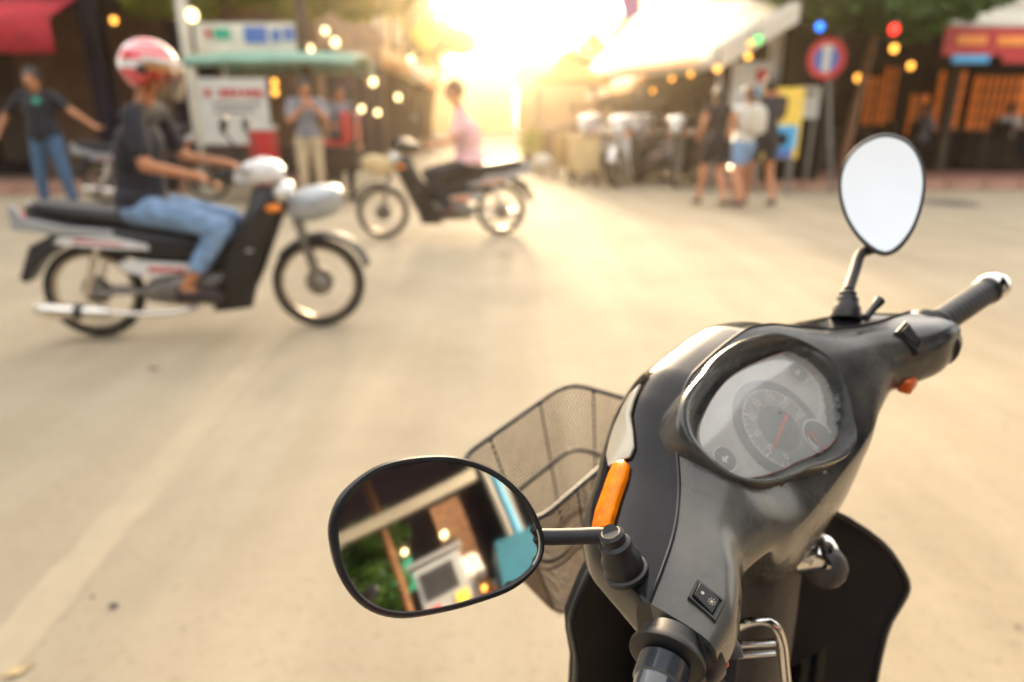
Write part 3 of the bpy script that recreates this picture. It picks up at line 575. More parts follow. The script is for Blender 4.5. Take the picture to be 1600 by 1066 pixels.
# ================================================================ PEOPLE
mat('skin_tan', (.46, .20, .10), .55, var=.1, spec=.3)
mat('skin_fair', (.55, .25, .14), .55, var=.1, spec=.3)
mat('hair_black', (.012, .009, .008), .5, var=.3, scale=60)
mat('hair_brown', (.14, .07, .03), .5, var=.3, scale=60)
mat('tee_black', (.010, .010, .018), .8, var=.3)
mat('tee_grey', (.20, .20, .23), .8, var=.2)
mat('tee_pink', (.75, .46, .48), .8, var=.1)
mat('tee_white', (.72, .70, .66), .8, var=.08)
mat('jeans_blue', (.05, .11, .20), .8, var=.3, scale=14)
mat('jeans_pale', (.19, .31, .50), .8, var=.35, scale=14)
mat('khaki', (.46, .36, .23), .8, var=.15)
mat('sleeve_beige', (.36, .28, .16), .8, var=.15)
mat('shoe_dark', (.03, .015, .018), .5, var=.2)
mat('helmet_red', (.72, .06, .09), .15, coat=1, var=0)
mat('helmet_white', (.80, .78, .76), .15, coat=1, var=0)
mat('eye_dark', (.02, .015, .012), .3, var=0)
mat('lips', (.35, .10, .08), .5, var=0)
glassy('visor_glass', tint=(.85, .62, .38), rough=.04, boost=.12)
def cap(m, a, b_, r0, r1, n=12):
    a, b_ = Vector(a), Vector(b_); d = b_-a; L_ = d.length or 1e-4; ax = d/L_; u = ax.orthogonal().normalized(); v = ax.cross(u); rs = []
    prof = [(-math.cos(t)*r0, math.sin(t)*r0) for t in (.15, .6, 1.1)]+[(0, r0), (L_, r1)]+[(L_+math.cos(t)*r1, math.sin(t)*r1) for t in (1.1, .6, .15)]
    m.rings([[a+ax*h+(u*math.cos(2*PI*i/n)+v*math.sin(2*PI*i/n))*r for i in range(n)] for h, r in prof])
def skin(m, name, mt, parent, vox, smooth=4, kind=None, label=None):
    o = m.build(name, mt, parent, smooth=True, label=label)
    r = o.modifiers.new('remesh', 'REMESH'); r.mode = 'VOXEL'; r.voxel_size = vox; r.use_smooth_shade = True
    s_ = o.modifiers.new('smooth', 'SMOOTH'); s_.iterations = smooth; s_.factor = .5
    return o
STAND = dict(head=(.02, 0, 1.53), neck=(0, 0, 1.40), chest=(0, 0, 1.22), hip=(0, 0, .92), sL=(0, .18, 1.35), eL=(-.02, .23, 1.08), wL=(.04, .24, .84), sR=(0, -.18, 1.35), eR=(-.02, -.23, 1.08), wR=(.04, -.24, .84),
             hL=(0, .09, .88), kL=(.03, .10, .48), aL=(-.01, .10, .08), hR=(0, -.09, .88), kR=(.03, -.10, .48), aR=(-.01, -.10, .08))
def person(lab, M, pose, top, bottom, skinm='skin_tan', hair='hair_black', sc_=1.0, sleeve='short', legs='long', shoes='shoe_dark', face=(1, 0, 0), longhair=False, helmet=False, grp=None, logo=None, sleeveL=None, slim=1.0, deep=1.0):
    J = {k: Vector(v)*sc_ for k, v in {**STAND, **pose}.items()}
    t = thing('person', lab, 'person', M=M, group=grp); s = sc_
    up = (J['neck']-J['hip']).normalized(); lat = (J['sL']-J['sR']).normalized(); fwd = lat.cross(up).normalized(); lat = up.cross(fwd)*1
    T_ = Matrix((fwd, lat, up)).transposed()
    f = Vector(face).normalized(); hl = V(0, 0, 1).cross(f).normalized(); hu = f.cross(hl); Hm = Matrix((f, hl, hu)).transposed(); H_ = J['head']
    feet = {}
    for q in 'LR': feet[q] = J['a'+q]+Vector(pose.get('foot'+q, (.15, 0, -.045)))*s
    def arm(m, q, g=0, lo=True):
        cap(m, J['s'+q], J['e'+q], (.046+g)*s, (.037+g)*s)
        if lo: cap(m, J['e'+q], J['w'+q], (.038+g)*s, (.026+g)*s)
    def torso(m, g=0, z0=0):
        m.ell(J['chest']*.55+J['neck']*.45-up*.06*s, ((.098*deep+g)*s, (.150*slim+g)*s, (.13+g)*s), T_); m.ell(J['chest'], ((.100*deep+g)*s, (.138*slim+g)*s, (.15+g)*s), T_)
        cap(m, J['chest'], J['hip']+up*.05*s, (.105*slim+g)*s, (.115*slim+g)*s)
        cap(m, J['sL']-lat*.01, J['sR']+lat*.01, (.052+g)*s, (.052+g)*s)
    def leg(m, q, g=0, to=1.0):
        cap(m, J['h'+q], J['k'+q], (.080+g)*s, (.053+g)*s)
        if to > 0: e = J['k'+q].lerp(J['a'+q], to); cap(m, J['k'+q], e, (.052+g)*s, ((.052-.018*to)+g)*s)
    m = MB(); torso(m); m.ell(J['hip'], (.10*s, .145*s, .11*s), T_); cap(m, J['neck']-up*.03*s, H_-hu*.04*s, .052*s, .05*s)
    m.ell(H_, (.098*s, .076*s, .118*s), Hm); m.ell(H_+f*.02*s-hu*.055*s, (.068*s, .055*s, .055*s), Hm)
    cap(m, H_+f*.092*s+hu*.01*s, H_+f*.108*s-hu*.022*s, .009*s, .014*s, 8)
    for sg in (-1, 1): m.ell(H_+hl*sg*.077*s-hu*.005*s-f*.005*s, (.016*s, .010*s, .028*s), Hm)
    for q in 'LR':
        arm(m, q); leg(m, q); cap(m, J['a'+q]-V(0, 0, .02)*s, feet[q], .036*s, .030*s)
        w_ = J['w'+q]; hd = Vector(pose.get('hand'+q, (J['w'+q]-J['e'+q]))).normalized(); hs = Vector(pose.get('palm'+q, hd.cross(up))).normalized(); hn = hd.cross(hs).normalized(); hs = hn.cross(hd)
        m.ell(w_+hd*.05*s, (.05*s, .040*s, .018*s), Matrix((hd, hs, hn)).transposed())
        for k_ in range(4):
            b0 = w_+hd*.085*s+hs*(k_-1.5)*.020*s; L_ = (.062, .072, .068, .052)[k_]*s; curl = .55
            b1 = b0+(hd*math.cos(curl)-hn*math.sin(curl))*L_*.55; b2 = b1+(hd*math.cos(curl*2.2)-hn*math.sin(curl*2.2))*L_*.5
            cap(m, b0, b1, .0095*s, .009*s, 8); cap(m, b1, b2, .009*s, .0075*s, 8)
        b0 = w_+hd*.03*s-hs*.035*s; b1 = b0+(hd*.6-hs*.55-hn*.25).normalized()*.035*s; cap(m, b0, b1, .012*s, .010*s, 8); cap(m, b1, b1+(hd*.8-hn*.4)*.03*s, .010*s, .008*s, 8)
    skin(m, 'body', skinm, t, .0115, 3)
    for sg in (-1, 1):
        m = MB(); m.ell(H_+f*.086*s+hl*sg*.031*s+hu*.012*s, (.012*s, .014*s, .008*s), Hm, nu=10, nv=6); m.build('eye', 'eye_dark', t)
    m = MB(); m.ell(H_+f*.085*s-hu*.055*s, (.010*s, .024*s, .006*s), Hm, nu=10, nv=6); m.build('mouth', 'lips', t)
    # shirt
    m = MB(); torso(m, .016); m.ell(J['hip']+up*.055*s, (.135*deep*s, .165*slim*s, .105*s), T_)
    for q in 'LR':
        sl = sleeveL if (q == 'L' and sleeveL) else sleeve
        if sl == 'short': e = J['s'+q].lerp(J['e'+q], .72); cap(m, J['s'+q], e, .062*s, .058*s)
        elif sl == 'long': arm(m, q, .012)
    skin(m, 'shirt', top, t, .014, 4)
    m = MB(); m.ell(J['hip'], (.118*s, .158*slim*s, .115*s), T_)
    for q in 'LR':
        if legs == 'long': leg(m, q, .014, .90)
        elif legs == 'crop': leg(m, q, .016, .62)
        else: e = J['h'+q].lerp(J['k'+q], .55); cap(m, J['h'+q], e, .096*s, .084*s)
    skin(m, 'trousers' if legs != 'short' else 'shorts', bottom, t, .014, 4)
    for q in 'LR':
        m = MB(); d = feet[q]-J['a'+q]; cap(m, J['a'+q]-V(0, 0, .035)*s-d*.15, feet[q]+d*.1, .042*s, .038*s); m.bm.verts.ensure_lookup_table(); skin(m, 'shoe', shoes, t, .012, 2)
    if not helmet:
        m = MB(); m.ell(H_-f*.014*s+hu*.022*s, (.104*s, .088*s, .115*s), Hm)
        if longhair: cap(m, H_-f*.05*s, H_-f*.10*s-up*.26*s, .075*s, .05*s)
        skin(m, 'hair', hair, t, .013, 3)
    else:
        m = MB(); m.ell(H_+hu*.02*s, (.165*s, .138*s, .150*s), Hm, nu=28, nv=18); bmesh.ops.bisect_plane(m.bm, geom=m.bm.verts[:]+m.bm.edges[:]+m.bm.faces[:], plane_co=H_-hu*.085*s+f*.0, plane_no=(-hu+f*.55).normalized(), clear_outer=True)
        hm = m.build('helmet', 'helmet_red', t)
        for (zz, r, w0, mtt) in ((.10, 1.012, .035, 'helmet_white'), (.00, 1.014, .045, 'helmet_white')):
            m = MB(); rs = []
            for i in range(25):
                a = math.radians(-150+300*i/24); rs.append([H_+hu*.02*s+Hm@V(.165*s*r*math.cos(a)*math.sqrt(max(0, 1-(z_/.15)**2)), .138*s*r*math.sin(a)*math.sqrt(max(0, 1-(z_/.15)**2)), z_*s) for z_ in (zz-w0/2+.01*math.cos(a), zz+w0/2+.012*math.cos(a))])
            m.rings(rs, cap=False, loop=False); m.build('helmet_stripe', mtt, hm)
        for sg in (-1, 1):
            m = MB(); m.lathe([(.028*s, 0), (.026*s, .008*s), (.01*s, .010*s)], H_+hl*sg*.138*s-hu*.0*s+f*.02*s, hl*sg, 18); m.build('visor_pivot', 'tyre', hm)
        m = MB(); rs = []
        for j in range(9):
            z_ = .055-.20*j/8; rs.append([H_+Hm@V((.178+.015*math.sin(PI*j/8))*s*math.cos(a), .145*s*math.sin(a), z_*s) for a in [math.radians(-78+156*i/20) for i in range(21)]])
        m.rings(rs, cap=False, loop=False); m.build('visor', 'visor_glass', hm)
        m = MB(); rs = [[H_+Hm@V(.183*s*math.cos(a), .15*s*math.sin(a), (z_)*s) for a in [math.radians(-82+164*i/20) for i in range(21)]] for z_ in (.048, .075)]
        m.rings(rs, cap=False, loop=False); m.build('visor_rim', 'helmet_white', hm)
    if logo:
        c = J['chest']+fwd*.118*s+up*.08*s+lat*.06*s*1; m = MB(); m.ell(c, (.02*s, .045*s, .035*s), T_); m.build('shirt_logo', logo, t)
    return t
R1 = dict(hip=(.27, 0, .80), chest=(.24, 0, 1.14), neck=(.26, 0, 1.46), head=(.29, 0, 1.65), sL=(.28, .18, 1.42), sR=(.26, -.18, 1.40), eL=(.42, .26, 1.12), eR=(.37, -.27, 1.07), wL=(.70, .30, 1.04), wR=(.67, -.31, 1.01),
          hL=(.33, .10, .80), hR=(.33, -.10, .80), kL=(.77, .16, .70), kR=(.77, -.17, .70), aL=(.60, .18, .33), aR=(.58, -.19, .33), footL=(.16, 0, -.045), footR=(.17, -.01, -.05), handL=(.9, .1, -.25), handR=(.9, -.1, -.25), palmL=(0, 1, 0), palmR=(0, 1, 0))
for k_ in ('hip', 'chest', 'neck', 'head', 'sL', 'sR', 'eL', 'eR', 'wL', 'wR', 'hL', 'hR', 'kL', 'kR', 'aL', 'aR'):
    q = R1[k_]; R1[k_] = (q[0]+.17*max(0, q[2]-.3), q[1], q[2]-(.06 if q[2] > 1.3 else (.03 if q[2] > 1.1 else 0)))
person('rider in red and white helmet, black T-shirt and torn pale jeans on the near motorbike', M1, R1, 'tee_black', 'jeans_pale', helmet=True, legs='crop', face=(1, -.12, -.16), slim=1.12, deep=1.15, sc_=1.0, skinm='skin_tan')
R2 = dict(R1)
person('rider in a loose pink shirt and dark trousers on the motorbike heading left', M2, R2, 'tee_pink', 'tee_black', hair='hair_brown', skinm='skin_fair', face=(1, 0, -.05), sleeve='short', slim=1.25, deep=1.45)
def stand(px, z, deg, lab, pose, top, bottom, h=1.65, **k):
    x = (px-800)/FP*z; g = CAM+CF*z; # ground point at that depth
    yy = z/CP-(CAM.z)*SP/CP if False else (z-CAM.z*SP)/CP
    M = Matrix.Translation((x, yy, 0)) @ Matrix.Rotation(math.radians(deg), 4, 'Z')
    return person(lab, M, pose, top, bottom, sc_=h/1.65, **k)
stand(97, 8.5, -90, 'man in black T-shirt with green chest mark and blue jeans by the dark shop', dict(head=(.03, .0, 1.53), eR=(-.02, -.42, 1.14), wR=(.10, -.46, .96), eL=(.02, .36, 1.20), wL=(.10, .62, 1.05), kL=(.03, .16, .48), aL=(0, .20, .08), kR=(.03, -.13, .48), aR=(0, -.16, .08)), 'tee_black', 'jeans_blue', slim=1.2, deep=1.1, h=1.74, skinm='skin_tan', logo='sign_green', face=(1, .2, -.1))
stand(492, 9.2, -70, 'man in grey T-shirt and khaki trousers with raised hands at the teal cart', dict(eR=(.16, -.22, 1.14), wR=(.26, -.05, 1.30), eL=(.18, .22, 1.16), wL=(.26, .04, 1.34), palmL=(0, 0, 1), palmR=(0, 0, 1)), 'tee_grey', 'khaki', h=1.66, face=(1, .1, -.3))
stand(541, 10.2, -60, 'dark dressed person standing behind the man in khaki trousers', dict(eR=(.10, -.22, 1.10), wR=(.28, -.18, 1.08)), 'tee_grey', 'tee_black', h=1.62, slim=.9)
W1 = dict(kL=(.14, .10, .50), aL=(.22, .10, .10), kR=(-.02, -.09, .48), aR=(-.22, -.09, .13), eR=(.0, -.22, 1.10), wR=(.14, -.20, .92), eL=(.02, .22, 1.10), wL=(.18, .18, 1.0))
stand(1110, 9.4, 100, 'woman with long dark hair in black tank top and dark shorts walking away', W1, 'tee_black', 'tee_black', h=1.56, legs='short', sleeve='none', longhair=True, skinm='skin_fair', slim=.85, grp=None)
ww = stand(1152, 9.3, 110, 'woman in white top and denim shorts walking beside the woman in black', dict(W1, kL=(-.02, .10, .48), aL=(-.2, .1, .13), kR=(.14, -.09, .5), aR=(.22, -.09, .1)), 'tee_white', 'jeans_pale', h=1.56, legs='short', sleeve='none', longhair=False, hair='hair_brown', skinm='skin_fair', slim=.88)
bp_ = thing('backpack', 'pale backpack on the woman in denim shorts', 'backpack', M=ww.matrix_world.copy())
m = MB(); m.rings([sect(-.13, .10, 1.0, 1.32, y=0), sect(-.17, .13, .96, 1.35), sect(-.26, .12, .97, 1.32), sect(-.29, .08, 1.02, 1.26)]); m.build('bag_body', 'cream_cloth', bp_)
for s_ in (-1, 1):
    m = MB(); m.tube(spline([(-.13, s_*.09, 1.30), (-.02, s_*.10, 1.42), (.12, s_*.10, 1.28), (.09, s_*.12, 1.08), (-.13, s_*.11, 1.02)], 16, False), .014, 6); m.build('strap', 'cream_cloth', bp_)
stand(1184, 9.4, 95, 'man in black T-shirt and black shorts walking next to the blue poster', dict(W1, eR=(.10, -.22, 1.12), wR=(.28, -.14, 1.2)), 'tee_black', 'tee_black', h=1.70, legs='short', skinm='skin_tan')
SIT = dict(hip=(0, 0, .50), chest=(.03, 0, .80), neck=(.02, 0, 1.02), head=(.04, 0, 1.15), sL=(.02, .18, .97), sR=(.02, -.18, .97), eL=(.12, .24, .74), wL=(.34, .16, .78), eR=(.12, -.24, .74), wR=(.34, -.16, .78), hL=(.02, .09, .50), kL=(.42, .12, .52), aL=(.42, .12, .09), hR=(.02, -.09, .50), kR=(.42, -.12, .52), aR=(.42, -.12, .09))
person('person in white shirt seated at the table in front of the widest orange window', Matrix.Translation((10.9, 15.72, .14)) @ Matrix.Rotation(-PI/2, 4, 'Z'), SIT, 'tee_white', 'tee_black', skinm='skin_fair')
person('person in grey shirt seated on the tree side of the middle restaurant table', Matrix.Translation((8.55, 14.9, .14)) @ Matrix.Rotation(0, 4, 'Z'), SIT, 'tee_grey', 'tee_black')
# ================================================================ THE CART WITH THE TEAL ROOF
Yt = 9.9; q0, q1 = AY(288, 104, Yt), AY(557, 112, Yt); cx = (q0.x+q1.x)/2; Wt = q1.x-q0.x
t = thing('passenger_cart', 'passenger cart with teal roof, pale posts and white side panel behind the near rider', 'cart', (cx, Yt, 0))
m = MB(); zt = 1.93; rs = []
for y_, dz in ((-.04, -.09), (-.06, -.02), (.02, .05), (.4, .12), (.8, .13), (1.2, .05), (1.28, -.02), (1.26, -.14)): rs.append([V(x_, y_, zt+dz-(.03*(abs(x_)/Wt*2)**4)) for x_ in [Wt*(i/16-.5) for i in range(17)]])
m.rings(rs, cap=False, loop=False); rf = m.build('roof', 'teal_roof', t); md = rf.modifiers.new('solid', 'SOLIDIFY'); md.thickness = .03
for x_ in (-Wt*.46, Wt*.1, Wt*.46):
    for y_ in (.06, 1.14):
        m = MB(); m.cyl((x_, y_, .5), (x_, y_, zt), .022, n=10); m.build('roof_post', 'post_white' if x_ < 0 else 'wood_dark', t)
m = MB(); m.box((0, .6, .50), (Wt*.94, 1.1, .10)); m.build('floor', 'wood_dark', t, bevel=.02)
m = MB(); m.box((0, .05, .66), (Wt*.94, .04, .28)); m.build('side_board', 'wood_dark', t, bevel=.02)
for x_ in (-Wt*.32, Wt*.30):
    m = MB(); m.box((x_, .6, .80), (.42, 1.0, .12)); st = m.build('bench_seat', 'sign_red', t, bevel=.03)
    m = MB(); m.box((x_+(.2 if x_ > 0 else -.2), .6, 1.05), (.08, 1.0, .42)); m.build('bench_back', 'sign_red', t, bevel=.03)
a_, b_ = AY(306, 122, Yt-.02), AY(425, 226, Yt-.02)
m = MB(); m.box(((a_.x+b_.x)/2-cx, .0, (a_.z+b_.z)/2), (b_.x-a_.x, .03, a_.z-b_.z)); sp = m.build('side_panel', 'sign_white', t, smooth=False)
for (x0, y0, x1, y1, mt) in ((340, 139, 412, 152, 'sign_red'), (316, 138, 330, 152, 'sign_red'), (330, 160, 405, 166, 'post_grey'), (330, 172, 395, 177, 'post_grey')):
    p0, p1 = AY(x0, y0, Yt-.04), AY(x1, y1, Yt-.04)
    n_ = max(1, int((x1-x0)/11))
    for k in range(n_):
        if mt == 'post_grey' and k % 2 == 0 and n_ > 1: pass
        xa = p0.x+(p1.x-p0.x)*(k+.12)/n_; xb = p0.x+(p1.x-p0.x)*(k+.85)/n_; m = MB(); m.box(((xa+xb)/2-cx, -.022, (p0.z+p1.z)/2), (xb-xa, .012, (p0.z-p1.z)*random.uniform(.7, 1))); m.build('panel_print', mt, sp, smooth=False)
for x_ in (-.35, .35):
    for y_ in (-.02, 1.22):
        m = MB(); m.torus((x_*.0+.15, y_, .27), (0, 1, 0), .22, .045, 28, 8)
        if x_ > 0: m.bm.free(); continue
        tw = m.build('tyre', 'tyre', t); m = MB(); m.lathe([(.17, -.03), (.05, -.02), (.05, .02), (.17, .03)], (.15, y_, .27), (0, 1, 0), 20); m.build('rim', 'rim_steel', tw)
a_, b_ = AY(406, 188, Yt-.3), AY(430, 252, Yt-.3)
o = thing('drinks_cooler', 'red drinks cooler beside the cart behind the handlebar of the near motorbike', 'cooler', ((a_.x+b_.x)/2, Yt-.45, 0))
m = MB(); m.box((0, 0, .52), (.30, .28, 1.0)); m.build('cooler_body', 'sign_red', o, bevel=.02); m = MB(); m.box((0, 0, 1.05), (.32, .30, .06)); m.build('lid', 'sign_white', o, bevel=.01)
park(172, 318, 15, 'dark motorbike parked behind the near rider, hitched to the cart', 'bike_black', 'bike_silver', 'bike_black', grp=None, lean=0)
# ================================================================ WHAT THE LEFT MIRROR SHOWS (real things across the road to the right)
D_ = V(math.sin(az), math.cos(az), 0) if 'az' in globals() else V(.848, -.53, 0)
D_ = V(.848, -.53, 0); S_ = V(.53, .848, 0); M0 = V(-.05, .39, 0)
def at(d, s_, z_=0): return M0+D_*d+S_*s_+V(0, 0, z_)
ra = math.atan2(S_.y, S_.x)
def mobj(name, lab, cat, d, s_, parts, rz=0):
    t = thing(name, lab, cat, at(d, s_), ra+rz)
    for nm, mb, mt in parts: mb.build(nm, mt, t, bevel=.004)
    return t
mobj('roadside_awning', 'dark roadside awning on an orange post and a blue post across the road', 'awning', 4.6, 0, [
    ('roof_sheet', MB().box((0, 1.4, 3.0), (6.5, 3.2, .06)), 'hall_dark'), ('white_beam', MB().box((-.35, 0, 2.15), (2.0, .09, .13)), 'white_wall'),
    ('orange_post', MB().cyl((-.55, -.1, 0), (-.55, -.1, 3.0), .045), 'bark'), ('blue_post', MB().cyl((.85, .1, 0), (.85, -.1, 3.0), .05), 'sign_sky'), ('red_post', MB().cyl((1.15, .1, 0), (1.15, .1, 3.0), .05), 'kerb_stone')])
mobj('market_shop', 'dark market shop with an orange shutter across the road', 'building', 7.6, 2.2, [
    ('wall', MB().box((0, 0, 2.6), (9, .2, 5.2)), 'hall_dark'), ('orange_shutter', MB().box((-1.9, .15, 1.9), (.55, .08, 1.5)), 'bark'), ('grey_louvre', MB().box((-3.6, .15, 2.3), (.7, .08, 1.0)), 'post_white'), ('pale_column', MB().box((-.9, .3, 2.0), (.3, .3, 4.0)), 'cream_cloth'), ('louvre_slat', MB().box((-4.6, .2, 2.5), (.22, .08, 1.4)), 'sign_white'), ('green_board', MB().box((-3.0, .2, 1.8), (.5, .08, .5)), 'sign_green')])
mobj('tarpaulin_stall', 'low stall covered with a bright blue tarpaulin', 'stall', 4.4, 1.1, [
    ('tarpaulin', MB().rings([[V(-.75, -.4, .6), V(.6, -.4, .6), V(.6, .4, .6), V(-.75, .4, .6)], [V(-.62, -.3, 1.22), V(.5, -.3, 1.16), V(.5, .3, 1.22), V(-.6, .3, 1.34)]]), 'plastic_blue'), ('base', MB().box((0, 0, .3), (1.0, .7, .6)), 'wood_dark')])
mobj('food_cart', 'glass sided white food cart with a red skirt', 'cart', 3.7, -.1, [
    ('cabinet', MB().box((0, 0, 1.15), (.42, .4, .46)), 'bike_silver'), ('window', MB().box((-.02, .21, 1.22), (.30, .02, .22)), 'seat_black'), ('price_board', MB().box((.12, .215, 1.02), (.12, .02, .10)), 'sign_yellow'), ('lamp_box', MB().box((-.12, .215, 1.02), (.10, .02, .07)), 'sign_red'), ('skirt', MB().box((.05, .02, .86), (.6, .46, .16)), 'red_cloth'), ('body', MB().box((0, 0, .36), (.6, .5, .56)), 'wood_dark'), ('roof', MB().box((0, 0, 1.42), (.5, .46, .04)), 'steel')])
mobj('parked_tricycle', 'dark parked tricycle beside the food cart', 'tricycle', 3.5, -.75, [
    ('frame', MB().box((0, 0, .75), (.5, .4, .25)), 'steel'), ('saddle', MB().ell((0, 0, 1.0), (.14, .1, .06)), 'seat_black'), ('wheel', MB().torus((-.2, 0, .33), (0, 1, 0), .28, .035), 'tyre')])
tree('roadside_shrub', 'dark green shrub across the road behind the orange post', tuple(at(5.6, -1.2)), 1.2, (.1, 0), [(0, 0, 1.6, .7), (.3, .2, 2.2, .5)], 900, 'leaf_green', .05)
tree('added_dark_tree', 'large dark tree behind the photographer, reflected in the scooter cowl', (-9.5, -1.5, 0), 3.6, (.3, .2), [(0, 0, 5.0, 2.6), (2.2, 1.2, 4.6, 2.0), (-2, 1, 5.2, 2.4), (.5, 2.8, 5.4, 2.2), (0, -2, 5, 2.4), (-1, 3.6, 4.2, 1.8)], 5000, 'leaf_green', .25, .22)  # unseen tree added for a dark reflection in the cowl
t = thing('added_dark_shop', 'added unseen dark shop behind the photographer, darkening the scooter cover reflections', 'building', (-1, -8, 0))  # unseen dark wall added so rear-facing plastic reflects dark
m = MB(); m.box((0, 0, 2.6), (16, .4, 5.2)); m.build('wall', 'dark_wall', t, smooth=False); m = MB(); m.box((0, .9, 3.0), (14, 2.0, .1)); m.build('canopy', 'shop_dark', t, smooth=False)
for x_ in (-5, -2.2, .6, 3.4):
    m = MB(); m.box((x_, .22, 1.1), (1.8, .06, 2.1)); m.build('shutter', 'dark_wall', t, smooth=False)
g_ = at(3.75, -.55); motorbike('silver motorbike under the awning across the road, seen in the left mirror', Matrix.Translation((g_.x, g_.y, 0)) @ Matrix.Rotation(math.radians(165), 4, 'Z'), 'bike_red', 'bike_white', carrier=False)
g_ = at(4.7, .1); person('person in white shirt behind the food cart across the road', Matrix.Translation((g_.x, g_.y, 0)) @ Matrix.Rotation(math.radians(140), 4, 'Z'), {}, 'tee_white', 'jeans_blue')
g_ = at(4.6, -1.3); person('person in grey shirt under the left end of the roadside awning', Matrix.Translation((g_.x, g_.y, 0)) @ Matrix.Rotation(math.radians(120), 4, 'Z'), {}, 'tee_grey', 'khaki')
for (d_, s_, z_, r_, mt, lab) in ((3.9, -.35, 1.62, .03, 'bulb_and_glow_warm', 'warm bulb over the food cart, left one in the mirror'), (3.9, .05, 1.60, .035, 'bulb_and_glow_warm', 'warm bulb over the food cart, right one in the mirror'), (3.4, .2, 1.0, .025, 'bulb_orange', 'amber bulb low on the food cart skirt')):
    p_ = at(d_, s_, z_); t = thing('light_bulb', lab, 'light bulb', p_); m = MB(); m.ell((0, 0, 0), (r_,)*3, nu=12, nv=8); m.build('glass', mt, t); m = MB(); m.cyl((0, 0, r_*.8), (0, 0, r_*1.8), r_*.5, n=8); m.build('socket', 'mat_black', t)
random.seed(5)
for i, (d_, s_, mt) in enumerate(((3.9, -1.15, 'sign_white'), (4.3, -.9, 'cardboard'), (4.2, -.45, 'plastic_blue'), (5.2, .3, 'orange_cloth'), (5.6, 1.0, 'brick_red'), (5.0, 1.7, 'post_white'), (5.8, -1.9, 'sign_white'))):
    mobj('storage_crate', ['white crate left of the tricycle in the mirror', 'tan crate behind the tricycle', 'blue crate between tricycle and food cart', 'orange crate stack behind the food cart', 'brick red crate behind the blue tarpaulin', 'pale crate right of the tarpaulin stall', 'white crate furthest left under the awning'][i], 'crate', d_, s_, [('crate_body', MB().box((0, 0, .5), (.4, .35, 1.0)), mt), ('crate_lid', MB().box((0, 0, 1.02), (.44, .39, .05)), 'steel')], rz=random.uniform(-.5, .5))
t = thing('added_dark_row', 'added unseen dark shop row on the left of the photographer, darkening the scooter reflections', 'building', (-11.5, -2, 0))  # out-of-view mass added to deepen the reflections in the scooter's plastic
m = MB(); m.box((0, 0, 3.6), (.5, 13, 7.2)); m.build('wall', 'dark_wall', t, smooth=False)
for y_ in (-4.6, -1.6, 1.4, 4.4):
    m = MB(); m.box((.28, y_, 1.2), (.08, 2.4, 2.3)); m.build('shutter', 'brown_wall', t, smooth=False)
    m = MB(); m.box((.28, y_, 5.0), (.08, 1.3, 1.4)); m.build('window', 'post_grey', t, smooth=False)
# ================================================================ HAZE
hz = bpy.data.materials.new('haze'); hz.use_nodes = True; N = hz.node_tree.nodes; N.remove(N['Principled BSDF'])
pv = N.new('ShaderNodeVolumePrincipled'); pv.inputs['Color'].default_value = (1, .84, .60, 1); pv.inputs['Density'].default_value = .0020; pv.inputs['Anisotropy'].default_value = .9
hz.node_tree.links.new(pv.outputs[0], N['Material Output'].inputs['Volume'])
m = MB(); m.box((0, 29, 3.8), (100, 118, 9.6)); h_ = m.build('haze', None, smooth=False, kind='stuff'); h_.data.materials.append(hz)
# ================================================================ THE SCOOTER IN THE FOREGROUND
mat('worn_plastic', (.028, .033, .040), .25, var=.30, scale=7, bump=.03, bscale=500, rvar=.14, col2=(.11, .106, .092), coat=.15)
mat('gloss_black', (.007, .007, .009), .12, coat=.0, spec=.28, var=.3, scale=30, rvar=.05)
mat('rubber_black', (.012, .012, .014), .45, var=.3, scale=60)
mat('satin_black', (.016, .017, .020), .3, var=.3, scale=30)
mat('mat_black', (.010, .009, .013), .6, var=.3, scale=20)
mat('chrome', (.75, .74, .72), .12, metal=1, var=.15, scale=20, rvar=.06)
mat('steel_wire', (.22, .15, .10), .4, metal=.8, var=.3, scale=60)
mat('dark_wire', (.03, .028, .03), .4, var=.3, scale=60)
mat('amber', (.95, .20, .0), .3, var=.3, scale=90, spec=.15)
mat('bevel_and_sheen', (.46, .42, .32), .25, coat=.6, var=.1, scale=10)  # pale tone for the mirror bevel and the painted cowl sheen
mat('dial_grey', (.52, .54, .53), .5, var=.12, scale=30)
mat('dial_dark', (.17, .20, .23), .5, var=.12, scale=30)
mat('dial_white', (.8, .8, .78), .5, var=0)
mat('needle_red', (.75, .12, .04), .5, var=0)
mat('trim_copper', (.38, .13, .05), .4, var=.2)
mat('clear_grip', (.05, .06, .075), .15, coat=1, var=.3, scale=40)
mat('orange_cable', (.7, .12, .02), .4, var=.1)
mat('mirror_silver', (.74, .75, .75), .04, metal=1, var=0)
mat('dimmed_mirror', (.46, .465, .47), .04, metal=1, var=.03, scale=6)  # darker silver, toning down the bright sky reflected in the right mirror
mat('switch_print', (.55, .5, .4), .6, var=0)
mat('dusty_column', (.060, .054, .054), .5, var=.3, scale=12, bump=.1, bscale=150)
glassy('lens_glass', boost=.12, rough=.12)
_n = MATS['lens_glass'].node_tree; _d = _n.nodes.new('ShaderNodeBsdfDiffuse'); _d.inputs[0].default_value = (.85, .82, .75, 1)      # pale veil painting the sky's sheen on the lens
_x = _n.nodes.new('ShaderNodeMixShader'); _z = _n.nodes.new('ShaderNodeTexNoise'); _z.inputs['Scale'].default_value = 12; _r = _n.nodes.new('ShaderNodeMapRange'); _r.inputs['To Min'].default_value = .20; _r.inputs['To Max'].default_value = .32
